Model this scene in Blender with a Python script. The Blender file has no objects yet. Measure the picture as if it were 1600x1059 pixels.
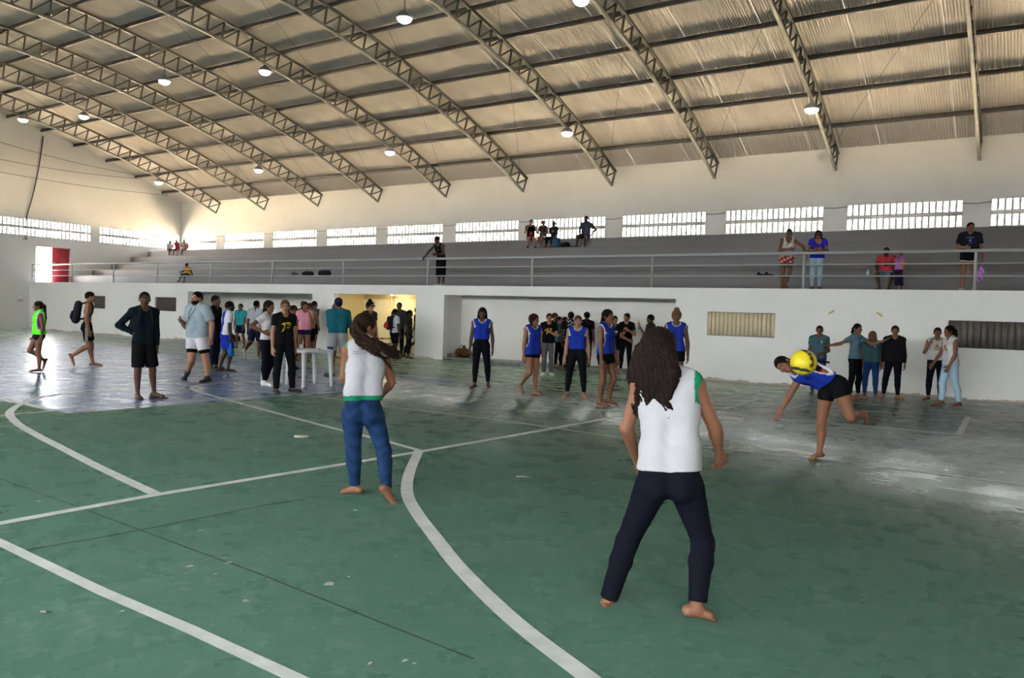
import bpy, math, random, time
import numpy as np
from mathutils import Vector, Matrix
T00 = time.time()
random.seed(7); RNG = np.random.default_rng(7)
scene = bpy.context.scene
col = scene.collection
# ------------------------------------------------------------------ camera
CF, PITCH, YAW, ROLL, CAMH = 1229.21, -0.032, -0.5853, 0.0322, 1.56   # focal length in px of a 1600 px wide frame
cy_, sy_ = math.cos(YAW), math.sin(YAW)
_r0 = Vector((cy_, -sy_, 0)); _f0 = Vector((sy_, cy_, 0)); _u0 = Vector((0, 0, 1))
_fw = _f0 * math.cos(PITCH) + _u0 * math.sin(PITCH)
_up = -_f0 * math.sin(PITCH) + _u0 * math.cos(PITCH)
_right = _r0 * math.cos(ROLL) + _up * math.sin(ROLL)
_upr = -_r0 * math.sin(ROLL) + _up * math.cos(ROLL)
cam_d = bpy.data.cameras.new('camera'); cam = bpy.data.objects.new('camera', cam_d); col.objects.link(cam)
cam_d.sensor_fit = 'HORIZONTAL'; cam_d.sensor_width = 36.0; cam_d.lens = CF / 1600 * 36.0
cam_d.clip_start = 0.05; cam_d.clip_end = 500
cam.matrix_world = Matrix(((_right.x, _upr.x, -_fw.x, 0), (_right.y, _upr.y, -_fw.y, 0), (_right.z, _upr.z, -_fw.z, CAMH), (0, 0, 0, 1)))
scene.camera = cam
CAMP = np.array([0, 0, CAMH])
nR, nU, nF = np.array(_right), np.array(_upr), np.array(_fw)
def ray(px, py): return nR * ((px - 800) / CF) - nU * ((py - 529.5) / CF) + nF
def onz(px, py, z=0.0): d = ray(px, py); return CAMP + (z - CAMH) / d[2] * d
def ony(px, py, Y): d = ray(px, py); return CAMP + Y / d[1] * d
def onx(px, py, X): d = ray(px, py); return CAMP + X / d[0] * d
def proj(P):
    q = np.asarray(P, float) - CAMP; z = q @ nF
    return np.array([800 + CF * (q @ nR) / z, 529.5 - CF * (q @ nU) / z])
# ------------------------------------------------------------------ world, exposure
scene.view_settings.view_transform = 'Standard'; scene.view_settings.look = 'None'
scene.view_settings.gamma = 1.0; scene.view_settings.use_curve_mapping = False
scene.view_settings.exposure = EXPOSURE = 0.36
world = bpy.data.worlds.new('overcast_sky'); scene.world = world; world.use_nodes = True
wn = world.node_tree.nodes; wl = world.node_tree.links; wn.clear()
wo = wn.new('ShaderNodeOutputWorld'); wb = wn.new('ShaderNodeBackground')
wtc = wn.new('ShaderNodeTexCoord'); wsep = wn.new('ShaderNodeSeparateXYZ'); wr = wn.new('ShaderNodeValToRGB')
wmap = wn.new('ShaderNodeMapRange'); wmap.inputs[1].default_value = -0.10; wmap.inputs[2].default_value = -0.01
wl.new(wtc.outputs['Generated'], wsep.inputs[0]); wl.new(wsep.outputs['Z'], wmap.inputs[0]); wl.new(wmap.outputs[0], wr.inputs[0])
wr.color_ramp.elements[0].color = (17.0, 13.0, 8.1, 1)      # sunlit sandy ground around the hall
wr.color_ramp.elements[1].color = (2.25, 2.36, 2.46, 1)      # bright hazy sky
wl.new(wr.outputs[0], wb.inputs[0]); wl.new(wb.outputs[0], wo.inputs[0])
wb.inputs[1].default_value = 13.0
scene.cycles.use_light_tree = False      # the tree blotches the window light on the floor
# ------------------------------------------------------------------ hall dimensions (metres)
D, D2, L, HB = 19.98, 28.55, 43.05, 2.40          # bleacher front wall, back wall, end wall, deck height
XR, YN = 15.0, -8.14                               # right end wall, near side wall
YC, ZC, RR, DT = 10.2, -33.51, 44.82, 0.714        # roof arc
TX0, TS = -39.323, 4.1859                          # first truss, truss spacing
ZWB, ZWT = 4.76, 5.60                              # pierced windows
STEPY = [22.09, 23.18, 24.25, 25.36, 26.45]; RISE = 0.42
def zroof(Y, d=0.0): return ZC + math.sqrt((RR + d) ** 2 - (Y - YC) ** 2)
# ------------------------------------------------------------------ helpers
def tag(o, label=None, cat=None, group=None, kind=None):
    if label: o['label'] = label
    if cat: o['category'] = cat
    if group: o['group'] = group
    if kind: o['kind'] = kind
    return o
def wloc(o):
    v = Vector((0, 0, 0))
    while o is not None: v += o.location; o = o.parent
    return v
def empty(name, loc, parent=None):
    o = bpy.data.objects.new(name, None); col.objects.link(o); o.empty_display_size = 0.1
    o.location = Vector(loc) - (wloc(parent) if parent else Vector((0, 0, 0))); o.parent = parent
    return o
def mesh_data(name, V, F, smooth=False, cols=None):
    V = np.asarray(V, np.float32).reshape(-1, 3)
    me = bpy.data.meshes.new(name)
    if isinstance(F, np.ndarray):
        n = F.shape[1]; nf = len(F); flat = F.astype(np.int32).ravel()
        starts = np.arange(0, nf * n, n, dtype=np.int32); tot = None
    else:
        flat = np.fromiter((i for f in F for i in f), np.int32); lens = np.array([len(f) for f in F], np.int32)
        starts = np.concatenate([[0], np.cumsum(lens)[:-1]]).astype(np.int32); nf = len(F)
    me.vertices.add(len(V)); me.vertices.foreach_set('co', V.ravel())
    me.loops.add(len(flat)); me.loops.foreach_set('vertex_index', flat)
    me.polygons.add(nf); me.polygons.foreach_set('loop_start', starts)
    if smooth: me.polygons.foreach_set('use_smooth', np.ones(nf, bool))
    if cols is not None:
        ca = me.color_attributes.new('Col', 'FLOAT_COLOR', 'POINT')
        c4 = np.ones((len(V), 4), np.float32); c4[:, :3] = cols; ca.data.foreach_set('color', c4.ravel())
    me.update(calc_edges=True); me.validate(verbose=False)
    return me
def obj(name, V, F, mat, parent=None, base=None, smooth=False, cols=None):
    """world-space geometry -> one mesh object whose origin is the parent's (or base)"""
    V = np.asarray(V, float).reshape(-1, 3)
    if parent is not None: org = np.array(wloc(parent)); 
    elif base is not None: org = np.array(base, float)
    else: org = np.zeros(3)
    me = mesh_data(name, V - org, F, smooth, cols)
    o = bpy.data.objects.new(name, me); col.objects.link(o)
    if mat: me.materials.append(mat)
    if parent is not None: o.parent = parent
    else: o.location = Vector(org)
    return o
class MB:
    def __init__(s): s.V = []; s.F = []
    def add(s, V, F):
        b = len(s.V); s.V += [tuple(v) for v in V]; s.F += [tuple(i + b for i in f) for f in F]; return s
    def box(s, x0, x1, y0, y1, z0, z1):
        return s.add([(x0,y0,z0),(x1,y0,z0),(x1,y1,z0),(x0,y1,z0),(x0,y0,z1),(x1,y0,z1),(x1,y1,z1),(x0,y1,z1)],
                     [(0,3,2,1),(4,5,6,7),(0,1,5,4),(1,2,6,5),(2,3,7,6),(3,0,4,7)])
    def beam(s, a, b, w, h, up=(0, 0, 1)):
        a = np.array(a, float); b = np.array(b, float); d = b - a; d /= np.linalg.norm(d)
        u = np.array(up, float); x = np.cross(d, u); x /= np.linalg.norm(x); u = np.cross(x, d)
        V = [p + x * sx * w / 2 + u * sz * h / 2 for p in (a, b) for sx, sz in ((-1,-1),(1,-1),(1,1),(-1,1))]
        return s.add(V, [(0,1,2,3),(7,6,5,4),(0,4,5,1),(1,5,6,2),(2,6,7,3),(3,7,4,0)])
    def tube(s, pts, r, n=8, cap=True):
        pts = [np.array(p, float) for p in pts]; m = len(pts); rs = r if hasattr(r, '__len__') else [r] * m
        V = []; F = []; prev = None
        for i, p in enumerate(pts):
            d = pts[min(i + 1, m - 1)] - pts[max(i - 1, 0)]; d /= (np.linalg.norm(d) + 1e-12)
            if prev is None:
                x = np.cross(d, (0, 0, 1)); 
                if np.linalg.norm(x) < 1e-3: x = np.cross(d, (0, 1, 0))
            else: x = prev - d * (prev @ d)
            x /= np.linalg.norm(x); prev = x; y = np.cross(d, x)
            V += [p + rs[i] * (x * math.cos(t) + y * math.sin(t)) for t in np.linspace(0, 2 * math.pi, n, endpoint=False)]
        for i in range(m - 1):
            for k in range(n):
                a, b = i * n + k, i * n + (k + 1) % n; F.append((a, b, b + n, a + n))
        if cap: F.append(tuple(range(n))[::-1]); F.append(tuple(range((m - 1) * n, m * n)))
        return s.add(V, F)
    def lathe(s, c, prof, n=20):
        c = np.array(c, float); V = []; F = []; m = len(prof)
        for r, z in prof: V += [c + np.array([r * math.cos(t), r * math.sin(t), z]) for t in np.linspace(0, 2 * math.pi, n, endpoint=False)]
        for i in range(m - 1):
            for k in range(n):
                a, b = i * n + k, i * n + (k + 1) % n; F.append((a, b, b + n, a + n))
        F.append(tuple(range(n))[::-1]); F.append(tuple(range((m - 1) * n, m * n)))
        return s.add(V, F)
    def build(s, name, mat, parent=None, base=None, smooth=False): return obj(name, s.V, s.F, mat, parent, base, smooth)
def strip(pts, w, z=0.004):
    """flat ribbon on the floor along a polyline"""
    P = np.array([(p[0], p[1]) for p in pts], float); V = []; F = []
    ws = w if hasattr(w, '__len__') else [w] * len(P)
    for i in range(len(P)):
        d = P[min(i + 1, len(P) - 1)] - P[max(i - 1, 0)]; d /= np.linalg.norm(d); n = np.array([-d[1], d[0]])
        V += [(*(P[i] + n * ws[i] / 2), z), (*(P[i] - n * ws[i] / 2), z)]
    for i in range(len(P) - 1): F.append((2*i, 2*i+1, 2*i+3, 2*i+2))
    return V, F
def wall_grid(axis, c0, c1, u0, u1, z0, z1, holes):
    """slab between c0..c1 on axis ('x' or 'y'), spanning u and z, with rectangular holes (ua,ub,za,zb)"""
    us = sorted({u0, u1, *[h[0] for h in holes], *[h[1] for h in holes]}); zs = sorted({z0, z1, *[h[2] for h in holes], *[h[3] for h in holes]})
    us = [u for u in us if u0 <= u <= u1]; zs = [z for z in zs if z0 <= z <= z1]
    solid = lambda i, j: 0 <= i < len(us)-1 and 0 <= j < len(zs)-1 and not any(h[0] < (us[i]+us[i+1])/2 < h[1] and h[2] < (zs[j]+zs[j+1])/2 < h[3] for h in holes)
    P = (lambda u, c, z: (c, u, z)) if axis == 'x' else (lambda u, c, z: (u, c, z))
    m = MB(); Q = [(0, 1, 2, 3)]
    for i in range(len(us)-1):
        for j in range(len(zs)-1):
            if not solid(i, j): continue
            a, b, p, q = us[i], us[i+1], zs[j], zs[j+1]
            for c in (c0, c1): m.add([P(a,c,p), P(b,c,p), P(b,c,q), P(a,c,q)], Q)
            if not solid(i-1, j): m.add([P(a,c0,p), P(a,c1,p), P(a,c1,q), P(a,c0,q)], Q)
            if not solid(i+1, j): m.add([P(b,c0,p), P(b,c1,p), P(b,c1,q), P(b,c0,q)], Q)
            if not solid(i, j-1): m.add([P(a,c0,p), P(b,c0,p), P(b,c1,p), P(a,c1,p)], Q)
            if not solid(i, j+1): m.add([P(a,c0,q), P(b,c0,q), P(b,c1,q), P(a,c1,q)], Q)
    return m
# ------------------------------------------------------------------ materials
MATS = {}
def mat(name, c, rough=0.6, var=0.0, vscale=3.0, bump=0.0, bscale=40.0, metal=0.0, spec=0.5, c2=None, coat=0.0):
    if name in MATS: return MATS[name]
    m = bpy.data.materials.new(name); m.use_nodes = True; n = m.node_tree.nodes; l = m.node_tree.links
    b = n['Principled BSDF']; b.inputs['Roughness'].default_value = rough; b.inputs['Metallic'].default_value = metal
    b.inputs['Specular IOR Level'].default_value = spec; b.inputs['Base Color'].default_value = (*c, 1); b.inputs['Coat Weight'].default_value = coat
    if var or bump: tc = n.new('ShaderNodeTexCoord')
    if var:
        nz = n.new('ShaderNodeTexNoise'); nz.inputs['Scale'].default_value = vscale; nz.inputs['Detail'].default_value = 6
        mr = n.new('ShaderNodeMapRange'); mr.inputs[1].default_value = 0.3; mr.inputs[2].default_value = 0.7
        mx = n.new('ShaderNodeMix'); mx.data_type = 'RGBA'
        cc = c2 or tuple(x * (1 - var) for x in c)
        mx.inputs[6].default_value = (*c, 1); mx.inputs[7].default_value = (*cc, 1)
        l.new(tc.outputs['Object'], nz.inputs['Vector']); l.new(nz.outputs['Fac'], mr.inputs[0]); l.new(mr.outputs[0], mx.inputs[0]); l.new(mx.outputs[2], b.inputs['Base Color'])
    if bump:
        nb = n.new('ShaderNodeTexNoise'); nb.inputs['Scale'].default_value = bscale; nb.inputs['Detail'].default_value = 4
        bp = n.new('ShaderNodeBump'); bp.inputs['Strength'].default_value = bump; bp.inputs['Distance'].default_value = 0.02
        l.new(tc.outputs['Object'], nb.inputs['Vector']); l.new(nb.outputs['Fac'], bp.inputs['Height']); l.new(bp.outputs[0], b.inputs['Normal'])
    MATS[name] = m; return m
def attr_mat(name, rough=0.7, spec=0.3, bump=0.0, bscale=120.0, sheen=0.0, sss=0.0):
    m = bpy.data.materials.new(name); m.use_nodes = True; n = m.node_tree.nodes; l = m.node_tree.links; b = n['Principled BSDF']
    at = n.new('ShaderNodeAttribute'); at.attribute_name = 'Col'; l.new(at.outputs['Color'], b.inputs['Base Color'])
    b.inputs['Roughness'].default_value = rough; b.inputs['Specular IOR Level'].default_value = spec; b.inputs['Sheen Weight'].default_value = sheen
    if bump:
        tc = n.new('ShaderNodeTexCoord'); nb = n.new('ShaderNodeTexNoise'); nb.inputs['Scale'].default_value = bscale; nb.inputs['Detail'].default_value = 3
        bp = n.new('ShaderNodeBump'); bp.inputs['Strength'].default_value = bump; bp.inputs['Distance'].default_value = 0.01
        l.new(tc.outputs['Object'], nb.inputs['Vector']); l.new(nb.outputs['Fac'], bp.inputs['Height']); l.new(bp.outputs[0], b.inputs['Normal'])
    MATS[name] = m; return m
def floor_mat(name, c, c2, worn):
    """old court paint: blotchy, scuffed, satin gloss"""
    m = bpy.data.materials.new(name); m.use_nodes = True; n = m.node_tree.nodes; l = m.node_tree.links; b = n['Principled BSDF']
    g = n.new('ShaderNodeNewGeometry')
    def noise(sc, det, scale_xy=(1, 1, 1), rough=0.6):
        mp = n.new('ShaderNodeMapping'); mp.inputs['Scale'].default_value = scale_xy; l.new(g.outputs['Position'], mp.inputs[0])
        z = n.new('ShaderNodeTexNoise'); z.inputs['Scale'].default_value = sc; z.inputs['Detail'].default_value = det; z.inputs['Roughness'].default_value = rough
        l.new(mp.outputs[0], z.inputs['Vector']); return z.outputs['Fac']
    def rng(v, a, bb, lo=0.0, hi=1.0):
        r = n.new('ShaderNodeMapRange'); r.inputs[1].default_value = a; r.inputs[2].default_value = bb; r.inputs[3].default_value = lo; r.inputs[4].default_value = hi; l.new(v, r.inputs[0]); return r.outputs[0]
    def mixc(f, A, B):
        x = n.new('ShaderNodeMix'); x.data_type = 'RGBA'; l.new(f, x.inputs[0])
        for k, v in ((6, A), (7, B)):
            if isinstance(v, tuple): x.inputs[k].default_value = (*v, 1)
            else: l.new(v, x.inputs[k])
        return x.outputs[2]
    def mul(a, bb):
        x = n.new('ShaderNodeMath'); x.operation = 'MULTIPLY'; l.new(a, x.inputs[0]); l.new(bb, x.inputs[1]); return x.outputs[0]
    base = mixc(rng(noise(0.7, 8, (1, 1, 1), 0.7), 0.25, 0.80), c, c2)
    base = mixc(rng(noise(5, 9, (1, 1, 1), 0.8), 0.30, 0.80, 0, 0.35), base, tuple(x * 0.78 for x in c))
    big = rng(noise(0.22, 4), 0.30, 0.75)
    scuff = mul(rng(noise(9, 7, (1, 1, 1), 0.8), 0.50, 0.66), big)
    base = mixc(mul(scuff, rng(noise(1.1, 3), 0.4, 0.6, 0.05, 0.40)), base, worn)
    chips = rng(noise(3.1, 3, (1, 1, 1), 0.5), 0.735, 0.745)
    base = mixc(chips, base, (0.62, 0.62, 0.6))
    l.new(base, b.inputs['Base Color'])
    rv = rng(noise(2.2, 6, (1, 1, 1), 0.65), 0.3, 0.7, 0.20, 0.38); l.new(rv, b.inputs['Roughness'])
    b.inputs['Specular IOR Level'].default_value = 0.5
    bp = n.new('ShaderNodeBump'); bp.inputs['Strength'].default_value = 0.12; bp.inputs['Distance'].default_value = 0.004
    l.new(noise(30, 4), bp.inputs['Height']); l.new(bp.outputs[0], b.inputs['Normal'])
    MATS[name] = m; return m
def wall_mat(name, c, dirt=(0.42, 0.36, 0.28), peel=True, sc=1.0):
    m = bpy.data.materials.new(name); m.use_nodes = True; n = m.node_tree.nodes; l = m.node_tree.links; b = n['Principled BSDF']
    g = n.new('ShaderNodeNewGeometry'); sp = n.new('ShaderNodeSeparateXYZ'); l.new(g.outputs['Position'], sp.inputs[0])
    def noise(s, d, r=0.6):
        z = n.new('ShaderNodeTexNoise'); z.inputs['Scale'].default_value = s; z.inputs['Detail'].default_value = d; z.inputs['Roughness'].default_value = r
        l.new(g.outputs['Position'], z.inputs['Vector']); return z.outputs['Fac']
    def rng(v, a, bb, lo=0.0, hi=1.0):
        r = n.new('ShaderNodeMapRange'); r.inputs[1].default_value = a; r.inputs[2].default_value = bb; r.inputs[3].default_value = lo; r.inputs[4].default_value = hi; l.new(v, r.inputs[0]); return r.outputs[0]
    def mixc(f, A, B):
        x = n.new('ShaderNodeMix'); x.data_type = 'RGBA'; l.new(f, x.inputs[0])
        for k, v in ((6, A), (7, B)):
            if isinstance(v, tuple): x.inputs[k].default_value = (*v, 1)
            else: l.new(v, x.inputs[k])
        return x.outputs[2]
    base = mixc(rng(noise(0.8 * sc, 6), 0.35, 0.7, 0, 0.35), c, tuple(x * y for x, y in zip(c, (0.86, 0.85, 0.82))))
    base = mixc(rng(noise(5 * sc, 6, 0.75), 0.60, 0.72, 0, 0.45), base, (c[0] * 0.72, c[1] * 0.68, c[2] * 0.6))
    if peel:
        a = n.new('ShaderNodeMath'); a.operation = 'ADD'; l.new(rng(sp.outputs[2], 0.0, 0.32, 0.30, -0.22), a.inputs[0]); l.new(noise(0.55, 6, 0.75), a.inputs[1])
        base = mixc(rng(a.outputs[0], 0.735, 0.745), base, dirt)
    l.new(base, b.inputs['Base Color']); b.inputs['Roughness'].default_value = 0.75; b.inputs['Specular IOR Level'].default_value = 0.25
    bp = n.new('ShaderNodeBump'); bp.inputs['Strength'].default_value = 0.12; bp.inputs['Distance'].default_value = 0.02
    l.new(noise(14, 4), bp.inputs['Height']); l.new(bp.outputs[0], b.inputs['Normal'])
    MATS[name] = m; return m
def emit_mat(name, c, s):
    m = bpy.data.materials.new(name); m.use_nodes = True; n = m.node_tree.nodes; l = m.node_tree.links
    b = n['Principled BSDF']; b.inputs['Emission Color'].default_value = (*c, 1); b.inputs['Emission Strength'].default_value = s; b.inputs['Base Color'].default_value = (*c, 1)
    MATS[name] = m; return m
# =================================================================== THE HALL
GREEN = floor_mat('green_court_paint', (0.046, 0.104, 0.077), (0.060, 0.128, 0.096), (0.30, 0.36, 0.32))
BLUE = floor_mat('blue_court_paint', (0.054, 0.112, 0.235), (0.070, 0.140, 0.275), (0.30, 0.37, 0.42))
CONC = floor_mat('bare_concrete_paint', (0.15, 0.18, 0.16), (0.18, 0.21, 0.19), (0.4, 0.4, 0.37))
WHITEW = wall_mat('white_wall_paint', (0.80, 0.79, 0.77)); WHITEU = wall_mat('white_upper_wall_paint', (0.70, 0.685, 0.65), peel=False)
NICHEW = wall_mat('niche_wall_paint', (0.74, 0.72, 0.68)); YELLOWW = wall_mat('yellow_room_paint', (0.80, 0.66, 0.36), peel=False)
GREYB = wall_mat('grey_bleacher_paint', (0.20, 0.20, 0.215), peel=False, sc=1.5)
LINE = mat('white_line_paint', (0.66, 0.66, 0.64), 0.5, 0.35, 7.0, c2=(0.46, 0.49, 0.47))
CRACK = mat('dark_joint_filler', (0.03, 0.05, 0.045), 0.9)
STEEL = mat('olive_grey_steel', (0.10, 0.095, 0.075), 0.55, 0.3, 4.0)
STEELL = mat('pale_grey_steel_paint', (0.25, 0.24, 0.205), 0.5, 0.25, 5.0)
PURL = mat('purlin_steel', (0.085, 0.08, 0.072), 0.6, 0.3, 3.0)
ZINC = mat('aged_zinc_sheet', (0.66, 0.60, 0.52), 0.6, 0.22, 0.9)
RAILM = mat('grey_rail_paint', (0.36, 0.39, 0.40), 0.45, 0.15, 6.0)
BLACKC = mat('black_cable_rubber', (0.02, 0.02, 0.02), 0.6); GREYC = mat('grey_wire', (0.09, 0.085, 0.08), 0.6)
# ---- floor
fl = MB().box(-L, XR, YN, D2, -0.15, 0.0).build('floor', GREEN); tag(fl, kind='structure')
def fpart(name, V, F, m): o = obj(name, V, F, m, fl); return o
fpart('blue_court_area', [(-31.0, 5.62, .002), (-10.95, 5.62, .002), (-10.6, 14.42, .002), (-31.0, 14.9, .002)], [(0, 1, 2, 3)], BLUE)
fpart('bare_border', [(-L, 18.9, .002), (XR, 18.75, .002), (XR, D + .02, .002), (-L, D + .02, .002)], [(0, 1, 2, 3)], CONC)
def g2(*pp): return [tuple(onz(*p)[:2]) for p in pp]
def resample(P, n):
    P = np.array(P, float); 
    # Catmull-Rom through the points
    out = []; m = len(P)
    for i in range(m - 1):
        p0, p1, p2, p3 = P[max(i-1, 0)], P[i], P[i+1], P[min(i+2, m-1)]
        for t in np.linspace(0, 1, n, endpoint=False): out.append(0.5 * (2*p1 + (p2-p0)*t + (2*p0-5*p1+4*p2-p3)*t*t + (3*p1-p0-3*p2+p3)*t**3))
    out.append(P[-1]); return out
LINES = [
 ('goal line', [(-5.95, -6.0)] + g2((0, 818), (245, 773), (655, 706), (800, 681), (970, 650), (1165, 617)), .095),
 ('side line', [(-14.0, 2.75)] + g2((0, 848), (160, 925), (300, 985), (455, 1057)) + [(6.0, 1.9)], .075),
 ('blue edge', g2((0, 649.5), (87, 641.6), (300, 627), (475, 616), (635, 605), (740, 596)), .075),
 ('blue near', [(-31, 6.2)] + g2((0, 622), (40, 632), (87, 642)), .10),
 ('blue far', [(-31, 15.0)] + g2((250, 548), (420, 563), (613, 585), (700, 593), (740, 596)) + [(-5.2, 14.05)], .085),
 ('thin one', [(-25, 10.0)] + g2((310, 605), (500, 620), (650, 641), (770, 655), (860, 668), (1000, 688), (1277, 717), (1600, 758)) + [(8, 9.4)], .055),
 ('thin two', [(-24, 11.1)] + g2((650, 610), (810, 622), (960, 634)) + [(-1.0, 13.18)], .065),
 ('far side', [(-38, 17.4)] + g2((650, 571), (1000, 600), (1100, 609), (1330, 629), (1450, 640), (1600, 652)) + [(10, 16.7)], .10),
 ('wall line', [(-42, 19.0)] + g2((1093, 598), (1260, 611), (1600, 638)) + [(12, 18.7)], .09),
 ('second far', [(-40, 16.5), (-24, 16.2), (-12, 15.6)] + g2((1100, 632), (1280, 640), (1600, 654)) + [(9, 16.3)], .085),
 ('service mark', g2((1513, 651), (1498, 680)), .09), ('service base', g2((1250, 655), (1500, 679)), .05),
 ('tick one', g2((1185, 623), (1130, 640)), .08), ('tick two', g2((1265, 630), (1230, 640)), .07),
 ('left thin', [(-40, 8.9)] + g2((0, 568), (150, 559)), .08), ('left thin two', g2((0, 588), (300, 583)), .08), ('left far', g2((0, 525), (35, 518)), .09),
]
for nm, P, w in LINES:
    V, F = strip(P, w); fpart('painted_line', V, F, LINE)
for P, w in ((resample(g2((655, 704), (640, 738), (636, 770), (650, 800), (680, 840), (720, 890), (800, 968), (915, 1057)) + [(-1.0, 2.72)], 6), .105),
             (resample(g2((245, 773), (200, 752), (150, 728), (100, 702), (50, 676), (25, 660), (15, 645), (32, 632), (60, 622), (100, 615), (200, 604), (280, 599), (400, 596)), 6), .10),
             (resample(g2((655, 704), (585, 685), (500, 664), (400, 637), (330, 618), (300, 608), (312, 602), (345, 599), (400, 597), (440, 598), (520, 602)), 6), .085)):
    V, F = strip(P, w, .005); fpart('painted_arc', V, F, LINE)
for P in (g2((0, 748), (130, 795), (290, 855), (400, 895), (600, 975), (740, 1030)), g2((40, 860), (200, 832), (400, 792), (500, 776))):
    V, F = strip(P, .012, .003); fpart('floor_joint', V, F, CRACK)
# ---- bleacher front wall with niches, doorway and vents
HOLES = {'na': (-29.63, -22.08, 0, 2.06), 'dr': (-20.95, -17.11, 0, 2.08), 'nb': (-15.92, -8.02, 0, 2.10),
         'v1': (-37.0, -35.94, 1.19, 1.77), 'v2': (-31.98, -30.42, 1.20, 1.79), 'l1': (-7.13, -5.39, 1.17, 1.78), 'l2': (-1.60, 1.2, 1.13, 1.73)}
wf = wall_grid('y', D, D + .22, -L, XR, 0, HB, list(HOLES.values())).build('wall_bleacher_front', WHITEW); tag(wf, kind='structure')
def niche(n, h, depth, m, floor_m, fz):
    x0, x1, _, z1 = h; y0, y1 = D + .22, D + depth
    w = MB().add([(x0,y0,0),(x0,y1,0),(x0,y1,z1),(x0,y0,z1)], [(0,1,2,3)]).add([(x1,y0,0),(x1,y1,0),(x1,y1,z1),(x1,y0,z1)], [(0,1,2,3)]).add([(x0,y1,0),(x1,y1,0),(x1,y1,z1),(x0,y1,z1)], [(0,1,2,3)])
    w.add([(x0,y0,z1),(x1,y0,z1),(x1,y1,z1),(x0,y1,z1)], [(0,1,2,3)])
    tag(w.build('wall_' + n, m), kind='structure')
    if fz: tag(MB().box(x0, x1, D + .02, y1, 0.0, fz).build('floor_' + n, floor_m), kind='structure')
niche('left_niche', HOLES['na'], 2.1, NICHEW, CONC, 0); niche('right_niche', HOLES['nb'], 0.95, NICHEW, CONC, .09); 
# ---- the yellow corridor behind the open doorway
CD = 1.5
niche('corridor', (-20.95, -17.11, 0, 2.3), CD, YELLOWW, CONC, 0)
dx0, dx1, dx2 = ony(614, 500, D + CD)[0], ony(633, 500, D + CD)[0], -17.3
dp = empty('door_1', (dx1, D + CD - .03, 0)); tag(dp, kind='structure')
YD = mat('cream_door_paint', (0.78, 0.66, 0.40), 0.5, 0.1, 3.0)
for x0, x1 in ((dx0, dx1 - .01), (dx1 + .01, dx2)):
    lf = MB().box(x0, x1, D + CD - .07, D + CD - .03, 0.02, 1.98).build('door_leaf', YD, dp)
    MB().box(x1 - .12, x1 - .08, D + CD - .10, D + CD - .07, .95, 1.08).build('door_handle', STEELL, lf)
MB().box(dx0 - .07, dx0, D+CD-.08, D+CD-.02, 0, 2.05).box(dx2, dx2 + .07, D+CD-.08, D+CD-.02, 0, 2.05).box(dx0, dx2, D+CD-.08, D+CD-.02, 1.99, 2.05).build('door_frame', YD, dp)
nx0, nx1 = ony(556.5, 480, D + CD)[0], ony(566, 480, D + CD)[0]; ny = D + CD - .02
nb = empty('notice_board', (nx0, ny, 1.3)); tag(nb, 'white framed notice sheet on the yellow corridor wall', 'notice')
MB().box(nx0, nx1, ny - .02, ny, 1.32, 1.88).build('board', mat('paper_white', (.8, .8, .78), .7), nb)
MB().box(nx0-.02, nx0, ny-.025, ny+.005, 1.30, 1.90).box(nx1, nx1+.02, ny-.025, ny+.005, 1.30, 1.90).box(nx0, nx1, ny-.025, ny+.005, 1.88, 1.90).box(nx0, nx1, ny-.025, ny+.005, 1.30, 1.32).build('frame', STEEL, nb)
bl = empty('ceiling_bulb', (-19.0, D + .9, 2.2)); tag(bl, 'warm bulb on the corridor ceiling behind the doorway', 'lamp')
MB().lathe((-19.0, D + .9, 2.12), [(.0, -.06), (.03, -.05), (.04, -.02), (.025, .03), (.02, .05)], 12).build('bulb', emit_mat('warm_bulb', (1, .75, .4), 6), bl)
MB().lathe((-19.0, D + .9, 2.17), [(.03, 0), (.04, .02), (.05, .13)], 12).build('socket', mat('socket_white', (.8, .8, .8), .4), bl)
ld = bpy.data.lights.new('corridor_bulb_light', 'POINT'); ld.energy = 30; ld.color = (1, .80, .45); ld.shadow_soft_size = .12
lo = bpy.data.objects.new('corridor_bulb_light', ld); col.objects.link(lo); lo.location = (-19.0, D + .9, 2.0); lo.parent = None
# ---- vents and shutters in the front wall
DARKV = mat('dark_vent_metal', (0.055, 0.05, 0.045), 0.6, .3, 5.); CREAM = mat('cream_shutter_paint', (0.72, 0.60, 0.40), 0.55, 0.12, 4.0)
def shutter(n, h, m, mback, pitch, gap, depth=.05):
    x0, x1, z0, z1 = h; r = empty('window_%d' % n, ((x0+x1)/2, D + .06, z0)); tag(r, kind='structure')
    MB().box(x0, x1, D + .10, D + .12, z0, z1).build('backing', mback, r)
    k = int(round((x1 - x0) / pitch)); p = (x1 - x0) / k
    for i in range(k): MB().box(x0 + i*p + gap/2, x0 + (i+1)*p - gap/2, D + depth, D + depth + .03 + .006 * (i % 2), z0 + .012, z1 - .012).build('slat', m, r)
    MB().box(x0, x1, D + .02, D + .10, z0, z0 + .012).box(x0, x1, D + .02, D + .10, z1 - .012, z1).build('frame_rail', DARKV, r)
    return r
DARKS = mat('grey_louvre_metal', (0.12, 0.105, 0.095), 0.5, .3, 3.0)
shutter(30, HOLES['v1'], DARKS, DARKV, .09, .05); shutter(31, HOLES['v2'], DARKS, DARKV, .09, .05)
shutter(32, HOLES['l1'], CREAM, DARKV, .107, .012, .012); shutter(33, HOLES['l2'], DARKS, STEELL, .125, .012, .03)
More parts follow.
